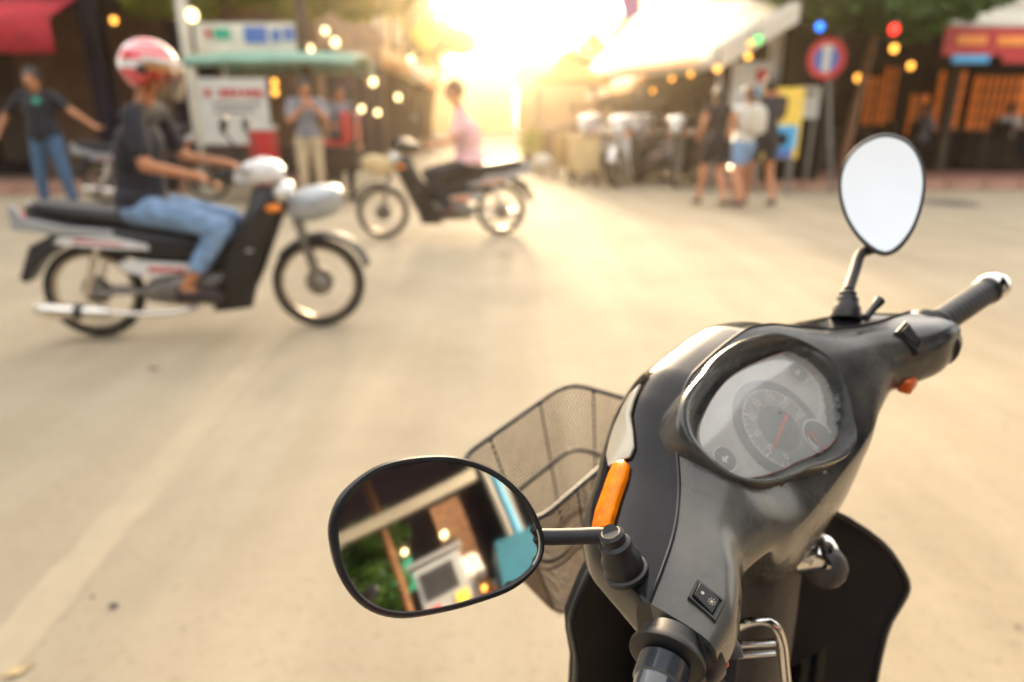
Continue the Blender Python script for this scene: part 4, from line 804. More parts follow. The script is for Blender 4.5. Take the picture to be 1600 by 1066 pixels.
_o = _n.nodes['Material Output']; _s = _o.inputs[0].links[0].from_socket; _n.links.new(_z.outputs['Fac'], _r.inputs['Value']); _n.links.new(_r.outputs[0], _x.inputs[0]); _n.links.new(_s, _x.inputs[1]); _n.links.new(_d.outputs[0], _x.inputs[2]); _n.links.new(_x.outputs[0], _o.inputs[0])
A_ = U(1040, 1010, .43); B_ = U(1450, 515, .70)
X = (B_-A_).normalized(); Y = Vector((-X.y, X.x, 0)).normalized(); Z = X.cross(Y); O = (A_+B_)/2
L0 = O.z/Z.z
def local(wv): d = wv-O; return V(d.dot(X), d.dot(Y), d.dot(Z))
CL = local(CAM)
def ray(px, py): d = U(px, py, 1)-CAM; return V(d.dot(X), d.dot(Y), d.dot(Z))
def hitp(px, py, n, p0):
    n = Vector(n); d = ray(px, py); return CL+d*((Vector(p0)-CL).dot(n)/d.dot(n))
def atd(px, py, z): return CL+ray(px, py)*z
BASE = O-Z*L0
Rm = Matrix((X, Y, Z)).transposed()
sc = thing('parked_scooter', 'black scooter parked in the foreground with round mirrors, dusty handlebar cover and wire front basket', 'scooter', M=Matrix.Translation(BASE) @ Rm.to_4x4())
UP = V(0, 0, L0)
def part(mb, name, m, parent=None, **k): return mb.build(name, m, parent or sc, off=UP if not k.pop('noff', False) else None, **k)
# ---- handlebar covers: one loft, seam between the rear and front halves
KX = [0, .04, .075, .105, .14, .175, .205, .228]
KEY = dict(
 Sy=[.098, .097, .090, .074, .050, .032, .022, .016], Sz=[.069, .068, .060, .047, .034, .028, .024, .020],
 Fy=[.172, .172, .168, .158, .142, .124, .092, .030], Fz=[-.02, -.02, -.025, -.03, -.035, -.035, -.02, -.01],
 By=[.055, .055, .054, .048, .036, .024, .014, .010], Bz=[-.155, -.145, -.100, -.052, -.038, -.036, -.036, -.034],
 Ry=[-.008, -.008, -.008, -.004, -.002, -.018, -.029, -.031], Rz=[-.03, -.03, -.026, -.018, -.012, -.006, -.002, .000],
 eT=[1.7, 1.7, 1.5, 1.1, .85, .6, .45, .42], eB=[.95, .95, .95, .95, .9, .7, .6, .6], eF=[.72]*8, eG=[.9]*8)
def kv(k, x):
    x = min(abs(x), KX[-1]); a = KEY[k]; i = max(j for j in range(len(KX)) if KX[j] <= x+1e-9); i = min(i, len(KX)-2)
    t = (x-KX[i])/(KX[i+1]-KX[i])
    def m(j):
        if j == 0: return 0
        if j >= len(KX)-1: return (a[-1]-a[-2])/(KX[-1]-KX[-2])
        d0 = (a[j]-a[j-1])/(KX[j]-KX[j-1]); d1 = (a[j+1]-a[j])/(KX[j+1]-KX[j])
        return 0 if d0*d1 <= 0 else 2*d0*d1/(d0+d1)
    h = KX[i+1]-KX[i]; t2, t3 = t*t, t**3
    return a[i]*(2*t3-3*t2+1)+h*m(i)*(t3-2*t2+t)+a[i+1]*(-2*t3+3*t2)+h*m(i+1)*(t3-t2)
def quad(x, P0, P1, e, n, corner):
    (y0, z0), (y1, z1) = P0, P1; out = []
    for i in range(n+1):
        a = PI/2*i/n; s_, c_ = max(0, math.sin(a))**e, max(0, math.cos(a))**e
        if corner: out.append(V(x, y0+(y1-y0)*s_, z1+(z0-z1)*c_))      # leaves P0 along y, reaches P1 along z
        else: out.append(V(x, y1+(y0-y1)*c_, z0+(z1-z0)*s_))
    return out
def half(x, side, grow=0):
    S_ = (kv('Sy', x), kv('Sz', x)); Bq = (kv('By', x), kv('Bz', x))
    if side < 0:
        Rr = (kv('Ry', x), kv('Rz', x))
        return quad(x, S_, Rr, kv('eT', x), 26, True)+quad(x, Rr, Bq, kv('eB', x), 18, False)[1:]
    Fr = (kv('Fy', x), kv('Fz', x))
    return quad(x, S_, Fr, kv('eF', x), 12, True)+quad(x, Fr, Bq, kv('eG', x), 12, False)[1:]
XS = [(-.228+.456*i/180) for i in range(181)]
def half_shell(side, inset=0):
    rs = [half(x, side) for x in XS]
    m = MB()
    if inset:
        rs = [[p+V(0, .0, 0)-(p-V(p.x, .5*(r[0].y+r[-1].y), .5*(r[0].z+r[-1].z))).normalized()*inset for p in r] for r in rs]
    m.rings(rs, cap=False, loop=False)
    for r in (rs[0], rs[-1]): m.face(r)
    return m
front = part(half_shell(1, .0015), 'front_handlebar_cowl', 'gloss_black')
seam = MB(); seam.tube([half(x, -1)[0]+V(0, .0005, .0005) for x in XS], .0014, 6); part(seam, 'seam_edge', 'satin_black')
def bvh(side):
    m = half_shell(side); m.bm.normal_update(); b = BVHTree.FromBMesh(m.bm); m.bm.free(); return b
BV = {1: bvh(1), -1: bvh(-1)}
def onto(px, py, side, lift=0, fall=None):
    d = ray(px, py).normalized(); h = BV[side].ray_cast(CL, d)
    if h[0] is None: return fall(px, py) if fall else None
    n = h[1] if h[1].dot(d) < 0 else -h[1]
    return h[0]+n*lift, n
# ---- instrument cluster
TA = math.radians(41); DN = V(0, -math.sin(TA), math.cos(TA)); DU = V(1, 0, 0); DV = V(0, math.cos(TA), math.sin(TA))
DP = V(0, .05, .023)
z2 = lambda L_: [(960+a/3.552, 500+b/3.552) for a, b in L_]
outer = z2([(345, 580), (350, 480), (400, 390), (480, 300), (560, 200), (680, 120), (820, 76), (900, 68), (970, 85), (1080, 135), (1190, 215), (1255, 310), (1285, 420), (1298, 540), (1308, 640), (1290, 730), (1235, 790), (1130, 830), (1040, 852), (960, 890), (860, 925), (760, 935), (650, 915), (560, 870), (480, 800), (420, 740), (370, 670)])
inner = z2([(465, 620), (480, 560), (540, 440), (620, 340), (720, 270), (840, 215), (940, 180), (1010, 178), (1090, 203), (1160, 250), (1210, 330), (1238, 430), (1240, 520), (1228, 590), (1225, 650), (1195, 700), (1120, 745), (1020, 785), (930, 832), (820, 867), (720, 880), (640, 870), (560, 822), (500, 745), (468, 685)])
rimh, dialh = .016, .001
ro = spline([hitp(*p, DN, DP+DN*rimh) for p in outer], 90); ri = spline([hitp(*p, DN, DP+DN*dialh) for p in inner], 90)
def cen(L_): return sum(L_, V(0, 0, 0))/len(L_)
def reparam(L_, c, n=90):
    "resample by angle round c so that rings pair up"
    A = sorted([(math.atan2((p-c).dot(DV), (p-c).dot(DU)), (p-c).length) for p in L_])
    an = [a for a, _ in A]; rr = [r for _, r in A]; an = [an[-1]-2*PI]+an+[an[0]+2*PI]; rr = [rr[-1]]+rr+[rr[0]]
    return [(t, float(np.interp(t, an, rr))) for t in [-PI+2*PI*i/n for i in range(n)]]
c0 = cen(ri)
RO = reparam(ro, c0+DN*(rimh-dialh)); RI = reparam(ri, c0)
def dring(pol, k, h): return [c0+DN*h+(DU*math.cos(t)+DV*math.sin(t))*(r*k) for t, r in pol]
def dbot(pol, k, h, kb): return [c0+DN*h+(DU*math.cos(t)+DV*math.sin(t))*(r*(k+kb*min(1, max(0, .35-math.sin(t))))) for t, r in pol]
def mix(f): return [(a[0], a[1]*(1-f)+b[1]*f) for a, b in zip(RO, RI)]
hs = half_shell(-1); th_ = [t for t, _ in RO]; rr_ = [r for _, r in RO]
for v_ in hs.bm.verts:
    q = v_.co-c0; r_ = math.hypot(q.dot(DU), q.dot(DV)); lim = float(np.interp(math.atan2(q.dot(DV), q.dot(DU)), th_, rr_)); h_ = q.dot(DN)
    t_ = min(1, max(0, (r_/lim-.80)/.14)); mh = -.013+.014*t_
    if h_ > mh and r_ < lim*.93: v_.co -= DN*(h_-mh)
rear = part(hs, 'rear_handlebar_cover', 'worn_plastic')
hup = lambda L_: [p+DN*.009*min(1, max(0, .45-.8*math.sin(t)-.55*math.cos(t))) for p, (t, _) in zip(L_, RO)]
m = MB(); m.rings([dbot(RO, 1.0, -.026, .04), dbot(RO, 1.0, -.004, .04), dbot(RO, 1.0, .002, .03), hup(dring(RO, 1.003, .0085)), hup(dring(RO, .997, .0135)), hup(dring(mix(.08), 1, .0158)), hup(dring(mix(.2), 1, .0158)), hup(dring(mix(.32), 1, .0135)), dring(mix(.52), 1, .009), dring(mix(.75), 1, .001), dring(RI, 1.0, -.003), dring(RI, .97, -.004)], cap=False)
bez = part(m, 'instrument_bezel', 'worn_plastic')
m = MB(); m.rings([dring(RI, 1.006, .0004), dring(RI, .985, -.0012)], cap=False); part(m, 'amber_trim_line', 'trim_copper', bez)
m = MB(); m.face(dring(RI, 1.03, -.0035)); dial = part(m, 'dial_face', 'dial_grey', smooth=False)
def dp(px, py, h=-.003): return hitp(px, py, DN, c0+DN*h)
sc_c = dp(1217, 669)
def dpt(r, a, h=0): return sc_c+(DU*math.cos(a)+DV*math.sin(a))*r+DN*h
def arcband(c, r0, r1, a0, a1, h, n=40):
    m = MB(); P0 = [c+(DU*math.cos(a0+(a1-a0)*i/n)+DV*math.sin(a0+(a1-a0)*i/n))*r0+DN*h for i in range(n+1)]
    P1 = [c+(DU*math.cos(a0+(a1-a0)*i/n)+DV*math.sin(a0+(a1-a0)*i/n))*r1+DN*h for i in range(n+1)]
    m.rings([P0, P1], cap=False, loop=False); return m
part(arcband(sc_c, .037, .046, 0, 2*PI, .0004), 'speed_scale_ring', 'dial_dark', dial)
mat('dial_mid', (.30, .33, .35), .5, var=.1, scale=30)
part(arcband(sc_c, .021, .0365, 0, 2*PI, .0003), 'number_band', 'dial_mid', dial)
part(arcband(sc_c, .0008, .021, 0, 2*PI, .0003), 'speed_hub_disc', 'dial_dark', dial)
a0, a1 = math.radians(228), math.radians(-12)
m = MB()
for i in range(29):
    a = a0+(a1-a0)*i/28; L_ = .0045 if i % 4 == 0 else .0025; w_ = .0006 if i % 4 == 0 else .00035
    t = (DU*-math.sin(a)+DV*math.cos(a))*w_
    m.face([dpt(.0355, a, .0008)+t, dpt(.0355-L_, a, .0008)+t, dpt(.0355-L_, a, .0008)-t, dpt(.0355, a, .0008)-t])
part(m, 'scale_ticks', 'dial_white', dial, smooth=False)
part(arcband(sc_c, .0355, .0364, a1, a0, .0008), 'scale_arc', 'dial_white', dial)
def text(s_, size, pos, xdir, ydir, mt, parent, name='numeral', ext=.0002):
    cu = bpy.data.curves.new(name, 'FONT'); cu.body = s_; cu.size = size; cu.align_x = 'CENTER'; cu.align_y = 'CENTER'; cu.extrude = ext; cu.resolution_u = 3
    t_ = bpy.data.objects.new(name, cu); COL.objects.link(t_); bpy.context.view_layer.update(); me = bpy.data.meshes.new_from_object(t_.evaluated_get(bpy.context.evaluated_depsgraph_get())); bpy.data.objects.remove(t_); me.materials.clear(); me.materials.append(MATS[mt]); o = bpy.data.objects.new(name, me); COL.objects.link(o)
    x = Vector(xdir).normalized(); z = x.cross(Vector(ydir)).normalized(); y = z.cross(x)
    o.matrix_local = Matrix.Translation(pos) @ Matrix((x, y, z)).transposed().to_4x4(); o.parent = parent; return o
for i in range(8):
    a = a0+(a1-a0)*i/7
    text(str(i*20), .0088, dpt(.0265, a, .001)+UP, DU, DV, 'dial_white', dial)
def needle(p, q, w0, h, name):
    d = (q-p).normalized(); s_ = d.cross(DN)*w0; m = MB()
    m.prism([p+s_+DN*h, p-s_+DN*h, q-s_*.35+DN*h, q+s_*.35+DN*h], DN*.0006); return part(m, name, 'needle_red', dial, smooth=False)
needle(dp(1226, 650), dp(1203, 706), .0011, .003, 'speed_needle')
fc = dp(1277, 683)
part(arcband(fc, .0005, .0155, 0, 2*PI, .0012), 'fuel_gauge_disc', 'dial_dark', dial)
part(arcband(fc, .0150, .0163, 0, 2*PI, .0016), 'fuel_gauge_ring', 'dial_white', dial)
part(arcband(fc, .0115, .0135, math.radians(150), math.radians(210), .0018), 'fuel_scale_mark', 'dial_white', dial)
needle(dp(1258, 676), dp(1284, 706), .0008, .004, 'fuel_needle')
for px, py in ((1245, 583), (1132, 718)):
    q = dp(px, py); part(arcband(q, .0004, .0105, 0, 2*PI, .0006), 'indicator_window', 'dial_dark', dial)
    part(arcband(q, .0100, .0112, math.radians(60), math.radians(300), .0009), 'indicator_outline', 'dial_white', dial)
    m = MB(); s_ = .0026
    m.face([q+DU*-s_*1.5+DN*.0012, q+DV*s_*1.4+DU*-s_*.2+DN*.0012, q+DV*s_*.5+DU*-s_*.2+DN*.0012, q+DV*s_*.5+DU*s_*1.4+DN*.0012, q-DV*s_*.5+DU*s_*1.4+DN*.0012, q-DV*s_*.5+DU*-s_*.2+DN*.0012, q-DV*s_*1.4+DU*-s_*.2+DN*.0012])
    part(m, 'turn_arrow', 'dial_white', dial, smooth=False)
rs = [dring(RI, .995, .0015), dring(RI, .9, .0035), dring(RI, .6, .0055), dring(RI, .3, .0065), dring(RI, .02, .007)]
m = MB(); m.rings(rs, cap=False); part(m, 'cluster_glass', 'lens_glass', bez)
# ---- turn signal and a pale patch painting the cowl's reflected sheen
def patch(poly, side, name, mt, thick, lift=.001, parent=None, n=None, fallz=None):
    pts = []
    for p in poly:
        h = onto(*p, side)
        pts.append(h if h else (atd(*p, fallz), V(-.3, -.2, .9)))
    P0 = [p+nn*(lift-thick*.5) for p, nn in pts]; P1 = [p+nn*(lift+thick*.7) for p, nn in pts]
    c = cen(P1); nc = cen([nn for _, nn in pts]).normalized()
    P2 = [q+(c-q)*.08+nc*thick*.35 for q in P1]; P3 = [q+(c-q)*.22+nc*thick*.5 for q in P1]
    m = MB(); m.rings([P0, P1, P2, P3]); return part(m, name, mt, parent)
patch([(1002, 602), (992, 625), (986, 648), (990, 675), (992, 700), (985, 716), (968, 722), (953, 730), (950, 712), (955, 690), (962, 668), (974, 640), (986, 618)], 1, 'painted_sheen', 'bevel_and_sheen', .0016, fallz=.52)
patch([(977, 722), (984, 728), (980, 750), (968, 785), (956, 826), (930, 828), (934, 806), (946, 772), (956, 742), (964, 726)], 1, 'turn_signal_lens', 'amber', .0035, fallz=.56)
# ---- mirrors
def mirror(outline, zc, cpx, nrm, stem, boot, bulge, tilt_tip, gm='mirror_silver'):
    nl = V(nrm.dot(X), nrm.dot(Y), nrm.dot(Z)).normalized(); c = atd(*cpx, zc)
    ring = spline([hitp(*p, nl, c) for p in outline], 72); c = cen(ring)
    k = lambda s_, h: [c+(p-c)*s_+nl*h for p in ring]
    m = MB(); m.rings([k(.965, .0), k(1.0, .0005), k(1.012, -.003), k(1.0, -.008), k(.93, -.017), k(.75, -.026), k(.4, -.032), k(.05, -.034)], cap=True)
    sh = part(m, 'mirror', 'rubber_black')
    m = MB(); m.tube([c+(p-c)*.985+nl*.001 for p in ring], .0028, 8, closed=True); part(m, 'mirror_rim', 'satin_black', sh)
    m = MB(); m.rings([k(.975, .0022), k(.962, .0030), k(.950, .0024)], cap=False); part(m, 'glass_bevel', 'bevel_and_sheen', sh)
    m = MB(); rr = max((p-c).length for p in ring)
    m.rings([[q+nl*(.0016+bulge*(1-((q-c).length/rr)**2)) for q in k(s_, 0)] for s_ in (.965, .9, .8, .7, .6, .5, .4, .3, .2, .1, .01)]); part(m, 'mirror_glass', gm, sh)
    stem = [(c+(stem[0]-c)*.75-nl*.024), stem[0]-nl*.010]+stem[1:]; m = MB(); m.tube(spline(stem, 30, False), .0056, 12); part(m, 'mirror_stem', 'mat_black', sh)
    m = MB(); b0, b1 = boot; ax = (b1-b0); L_ = ax.length
    m.lathe([(.0065, 0), (.0085, .002), (.0085, L_*.22), (.0108, L_*.28), (.0112, L_*.5), (.0135, L_*.62), (.0135, L_*.92), (.0155, L_*.95), (.0155, L_*1.05)], b0, ax, 28)
    part(m, 'mirror_boot', 'rubber_black', sh); return sh
az, el = math.radians(122), math.radians(9)
def refl_n(px, py, az, el):
    d = (U(px, py, 1)-CAM).normalized(); r = V(math.sin(az)*math.cos(el), math.cos(az)*math.cos(el), math.sin(el)); return (r-d).normalized()
outL = [(519, 842), (524, 800), (545, 765), (590, 732), (650, 718), (715, 719), (775, 742), (820, 783), (845, 838), (838, 880), (800, 915), (740, 938), (680, 953), (620, 960), (570, 944), (535, 902)]
nL_ = refl_n(682, 838, az, el); nL_ = V(nL_.dot(X), nL_.dot(Y), nL_.dot(Z)); EL = hitp(832, 840, nL_, atd(682, 838, .43))
bl = onto(978, 893, 1); bL1 = bl[0] if bl else atd(978, 893, .47); bdir = (atd(962, 852, .455)-bL1).normalized(); bL0 = bL1+bdir*.034
mirror(outL, .43, (682, 838), refl_n(682, 838, az, el), [EL, atd(862, 839, .472), atd(905, 838, .470), atd(940, 837, .466), atd(957, 842, .462), bL0], (bL0, bL1), .0022, 0)
outR = [(1313, 300), (1317, 265), (1335, 235), (1362, 217), (1388, 212), (1417, 223), (1436, 250), (1443, 287), (1436, 330), (1420, 368), (1397, 394), (1372, 396), (1345, 374), (1323, 340)]
bR1 = atd(1322, 497, .70); bR0 = atd(1325, 455, .705)
mirror(outR, .75, (1378, 305), refl_n(1378, 305, math.radians(206), math.radians(40)), [atd(1366, 385, .757), atd(1345, 397, .752), atd(1335, 425, .73), bR0], (bR0, bR1), .004, 0, 'dimmed_mirror')
# ---- grips, collars, levers
def grip(p, d, left):
    d = Vector(d).normalized(); m = MB()
    m.lathe([(.019, -.012), (.021, -.004), (.0235, .0), (.0235, .003), (.019, .0045)], p, d, 40); col_ = part(m, 'grip_collar', 'rubber_black')
    prof = [(.0185, .004)]
    g = MB(); L_ = .125
    pr = []
    for i in range(26):
        h = .006+.014*i/25; pr.append((.0150+(.0006 if i % 2 else 0), h))
    pr += [(.0140, .021), (.0136, .03)]
    for i in range(40):
        h = .03+(L_-.04)*i/39; pr.append((.0138+.00018*math.sin(i*1.6), h))
    pr += [(.0146, L_-.006), (.0156, L_-.004), (.0156, L_)]
    g.lathe(pr, p, d, 32); gg = part(g, 'handgrip', 'clear_grip' if left else 'rubber_black')
    e = MB(); e.lathe([(.0135, L_), (.0155, L_+.002), (.0165, L_+.01), (.0160, L_+.018), (.0110, L_+.023), (.004, L_+.024)], p, d, 28); part(e, 'bar_end_weight', 'chrome', gg)
pl = atd(1043, 1024, .418); grip(pl, (-.93, -.30, -.04), True)
pr1 = atd(1447, 518, .70); pr2 = atd(1553, 447, .762); grip(pr1, pr2-pr1, False)
for s_ in (-1, 1):
    m = MB(); m.rings([[V(s_*x_, y_, z_) for y_, z_ in [(-.008+r*math.cos(a)*1.0, -.008+r*math.sin(a)) for a in [2*PI*i/28 for i in range(28)]]] for x_, r in ((.222, .026), (.232, .025), (.238, .022))])
    part(m, 'control_housing', 'satin_black')
def lever(s_):
    m = MB(); pts = [V(s_*.20, .03, -.045), V(s_*.235, .040, -.070), V(s_*.28, .040, -.085), V(s_*.33, .030, -.095), V(s_*.37, .015, -.10)]
    m.tube(spline(pts, 20, False), [.006]*4+[.0048]*14+[.006, .007], 10); part(m, 'brake_lever', 'satin_black')
lever(1)
m = MB(); q = onto(1384, 470, -1); q = atd(1372, 476, .67)
m.tube([atd(1352, 497, .664), atd(1364, 482, .671), atd(1374, 470, .677)], [.004, .004, .0055], 12); part(m, 'lever_pivot', 'satin_black')
# ---- rocker switch on the left, engine switch on the right
def rocker(quadp, side, name, printed):
    pts = [onto(*p, side) for p in quadp]
    pts = [(p if p else (atd(*quadp[i], .42), V(0, -.4, .9))) for i, p in enumerate(pts)]
    n = cen([a[1] for a in pts]).normalized(); c = cen([a[0] for a in pts]); P0 = [a[0]-n*(a[0]-c).dot(n) for a in pts]; ctr = [sum(p[i] for p in quadp)/4 for i in (0, 1)]; smp = [[ctr[i]+(p[i]-ctr[i])*f_ for i in (0, 1)] for p in list(quadp)+[[(quadp[j][i]+quadp[j-1][i])/2 for i in (0, 1)] for j in range(4)] for f_ in (0, .6, 1.2)]; hs_ = [onto(*p, side) for p in smp]; dh = n*max([0]+[(h[0]-c).dot(n) for h in hs_ if h]); P0 = [p+dh for p in P0]; c = c+dh
    k = lambda s_, h: [c+(p-c)*s_+n*h for p in P0]
    m = MB(); m.rings([k(1.34, -.006), k(1.32, .0012), k(1.26, .0026), k(1.06, .0026), k(1.0, -.001)], cap=False); fr = part(m, name+'_frame', 'satin_black', bevel=0, smooth=False)
    # tilted rocker
    a, b, c2, d = k(.93, 0); hi, lo = n*.0062, n*.0028
    m = MB(); m.rings([[a-n*.004, b-n*.004, c2-n*.004, d-n*.004], [a+hi, b+lo, c2+lo, d+hi]]); part(m, name+'_rocker', 'rubber_black', fr, bevel=.0008)
    if printed:
        top = [a+hi, b+lo, c2+lo, d+hi]; ux = (top[1]-top[0]).normalized(); c3 = cen(top); nn = (top[1]-top[0]).cross(top[3]-top[0]).normalized(); nn = nn if nn.dot(n) > 0 else -nn
        uy = nn.cross(ux); L_ = (top[1]-top[0]).length
        for f, big in ((-.22, 0), (.24, 1)):
            q = c3+ux*L_*f+nn*.0003; m = MB(); r = .0011 if not big else .0009
            m.face([q+(ux*math.cos(t)+uy*math.sin(t))*r for t in [2*PI*i/12 for i in range(12)]])
            if big:
                for j in range(8):
                    t = 2*PI*j/8; e = ux*math.cos(t)+uy*math.sin(t); s_ = uy*math.cos(t)-ux*math.sin(t)
                    m.face([q+e*.0014+s_*.0002, q+e*.0025+s_*.0002, q+e*.0025-s_*.0002, q+e*.0014-s_*.0002])
            part(m, 'lamp_symbol', 'switch_print', fr, smooth=False)
rocker([(1092, 916), (1126, 942), (1114, 966), (1081, 938)], -1, 'headlight_switch', True)
rocker([(1411, 513), (1436, 535), (1427, 549), (1402, 523)], -1, 'engine_switch', False)
m = MB(); q = atd(1418, 598, .665); m.box(q, (.020, .013, .016)); part(m, 'starter_button', 'orange_cable', bevel=.003)
# little levers and cable below the left pod
for (a, b, r, mt, nm) in ((atd(1131, 962, .45), atd(1135, 1000, .455), .005, 'satin_black', 'horn_button'), (atd(1140, 1002, .465), atd(1150, 1030, .46), .006, 'dusty_column', 'indicator_slider')):
    m = MB(); m.tube([a, (a+b)/2, b], [r*.8, r*1.1, r*.9], 12); part(m, nm, mt)
m = MB(); m.tube([atd(1128, 1012, .46), atd(1130, 1040, .46)], .0038, 10); part(m, 'choke_tab', 'orange_cable')
m = MB(); m.tube(spline([atd(1150, 868, .56), atd(1152, 890, .54), atd(1143, 915, .52), atd(1140, 950, .50), atd(1128, 985, .49), atd(1124, 1030, .48)], 24, False), .0022, 8); part(m, 'orange_cable', 'orange_cable')
m = MB(); m.tube(spline([atd(1146, 872, .56), atd(1138, 910, .53), atd(1140, 960, .50), atd(1146, 985, .50), atd(1140, 1066, .49)], 24, False), .0048, 10); part(m, 'brake_cable', 'mat_black')
m = MB(); m.tube(spline([atd(1340, 640, .68), atd(1356, 625, .69), atd(1372, 612, .70)], 10, False), .004, 10); part(m, 'throttle_cable', 'mat_black')
# ---- body (steered a little away from the bars)
PH = math.radians(24); BZ = (V(X.z, Y.z, Z.z)*.88+V(0, 0, 1)*.12).normalized()
BX = V(math.cos(PH), -math.sin(PH), 0); BX = (BX-BZ*BX.dot(BZ)).normalized(); BY = BZ.cross(BX)
def bp(x, y, z): return BX*x+BY*(y+.02)+BZ*z
def bhit(px, py, y): return hitp(px, py, BY, bp(0, y, 0))
def bl_(p): q = p-BY*.02; return q.dot(BX), q.dot(BY), q.z
# steering column cover under the bars
m = MB(); rs = []
for z_, rx, ry, yc in ((-.09, .045, .040, .045), (-.16, .050, .046, .05), (-.22, .056, .05, .055), (-.30, .066, .055, .065), (-.40, .085, .06, .08), (-.5, .105, .06, .095), (-.62, .12, .06, .11), (-.72, .13, .06, .12)):
    rs.append([bp(rx*math.cos(t)*(1.0), yc+.005+ry*math.sin(t), z_) for t in [2*PI*i/32 for i in range(32)]])
m.rings(rs); part(m, 'inner_column_cover', 'dusty_column')
# leg shield
zs = [(-.075, .06), (-.10, .12), (-.135, .168), (-.165, .192), (-.195, .208), (-.22, .206), (-.255, .199), (-.32, .200), (-.40, .205), (-.50, .205), (-.60, .20), (-.68, .19), (-.74, .17)]
def shield(z_, hw, yo, th):
    return [bp(hw*u_, .135-.085*abs(u_)**2.2*(hw/.2)+yo-(z_+.2)*.05, z_-.045*u_) for u_ in [(-1+2*i/28) for i in range(29)]]
m = MB(); fr_ = [shield(z_, hw, 0, 0) for z_, hw in zs]; bk = [shield(z_, hw*.985, -.012, 0) for z_, hw in zs]
m.rings([a+b[::-1] for a, b in zip(fr_, bk)]); part(m, 'leg_shield', 'mat_black', bevel=.003)
m = MB(); edge = [r[0] for r in bk]; m.tube(spline(edge, 30, False), .0035, 8); part(m, 'shield_edge_trim', 'satin_black')
m = MB(); edge = [r[-1] for r in bk]; m.tube(spline(edge, 30, False), .0035, 8); part(m, 'shield_edge_trim', 'satin_black')
# ignition lock and key
m = MB(); q = atd(1292, 862, .64); ax = V(.1, -.75, .55).normalized()
m.lathe([(.017, -.03), (.017, .0), (.0145, .003), (.009, .0035), (.008, .001)], q, ax, 28); lk = part(m, 'ignition_lock', 'chrome')
m = MB(); m.box(q+ax*.004, (.003, .003, .011)); part(m, 'key_slot', 'mat_black', lk)
m = MB(); q = atd(1290, 885, .65); m.ell(q, (.019, .02, .022)); part(m, 'lock_surround', 'dusty_column')
# chrome bag hook
hk = [atd(1150, 985, .60), atd(1165, 974, .59), atd(1190, 970, .585), atd(1212, 980, .585), atd(1222, 1005, .59), atd(1226, 1040, .595), atd(1230, 1080, .60)]
m = MB(); m.tube(spline(hk, 40, False), .0042, 12); h0 = part(m, 'bag_hook', 'chrome')
for dy in (0, 16):
    m = MB(); m.tube([atd(1150, 1008+dy, .60), atd(1212, 1004+dy, .59)], .0034, 10); part(m, 'hook_crossbar', 'chrome', h0)
# floor, seat, rear body, wheels
m = MB(); m.rings([[bp(x_, y_, z_) for x_, y_ in ((-.15, .06), (.15, .06), (.16, -.12), (.14, -.34), (-.14, -.34), (-.16, -.12))] for z_ in (-.70, -.74)]); part(m, 'floorboard', 'mat_black', bevel=.008)
m = MB(); rs = []
for y_, hw, zt, zb in ((-.34, .10, -.42, -.72), (-.42, .14, -.34, -.72), (-.60, .17, -.32, -.66), (-.85, .16, -.31, -.56), (-1.05, .12, -.29, -.46), (-1.18, .06, -.28, -.38)):
    rs.append([bp(hw*math.copysign(abs(math.cos(t))**.7, math.cos(t)), y_, (zt+zb)/2+(zt-zb)/2*math.copysign(abs(math.sin(t))**.7, math.sin(t))) for t in [2*PI*i/24 for i in range(24)]])
m.rings(rs); part(m, 'rear_body', 'gloss_black')
m = MB(); rs = []
for y_, hw, zt, zb in ((-.36, .07, -.31, -.36), (-.45, .12, -.27, -.34), (-.65, .15, -.26, -.33), (-.85, .145, -.22, -.31), (-1.08, .10, -.21, -.29), (-1.15, .05, -.22, -.28)):
    rs.append([bp(hw*math.copysign(abs(math.cos(t))**.6, math.cos(t)), y_, (zt+zb)/2+(zt-zb)/2*math.copysign(abs(math.sin(t))**.6, math.sin(t))) for t in [2*PI*i/24 for i in range(24)]])
m.rings(rs); part(m, 'seat', 'rubber_black')
FWC = V(0.02, .14, -L0+.262); RWC = bp(0, -.93, -O.z+.262)
for c_, ax in ((FWC, V(1, 0, 0)), (RWC, BX)):
    m = MB(); m.torus(c_, ax, .215, .045, 48, 12); tw = part(m, 'tyre', 'rubber_black')
    m = MB(); m.lathe([(.185, -.025), (.18, -.02), (.18, .02), (.185, .025)], c_, ax, 40, cap=False); m.cyl(c_-ax*.04, c_+ax*.04, .03, n=20)
    sd_ = ax.orthogonal().normalized(); td = ax.cross(sd_)
    for i in range(5):
        a = 2*PI*i/5; e = sd_*math.cos(a)+td*math.sin(a); m.tube([c_+e*.02, c_+e*.18], [.014, .009], 8)
    part(m, 'rim', 'satin_black', tw)
m = MB(); rs = []
for i in range(17):
    a = math.radians(-35+150*i/16); rs.append([FWC+V(x_, (.265-.02*(x_/.05)**2)*math.cos(a), (.265-.02*(x_/.05)**2)*math.sin(a)) for x_ in (-.06, -.045, -.02, 0, .02, .045, .06)])
m.rings(rs, cap=False, loop=False); fe = part(m, 'front_fender', 'gloss_black')
md = fe.modifiers.new('solid', 'SOLIDIFY'); md.thickness = .004
for s_ in (-1, 1):
    m = MB(); m.cyl(FWC+V(s_*.075, 0, 0), V(s_*.055, .11, -.45), .018, n=14); part(m, 'fork_leg', 'satin_black')
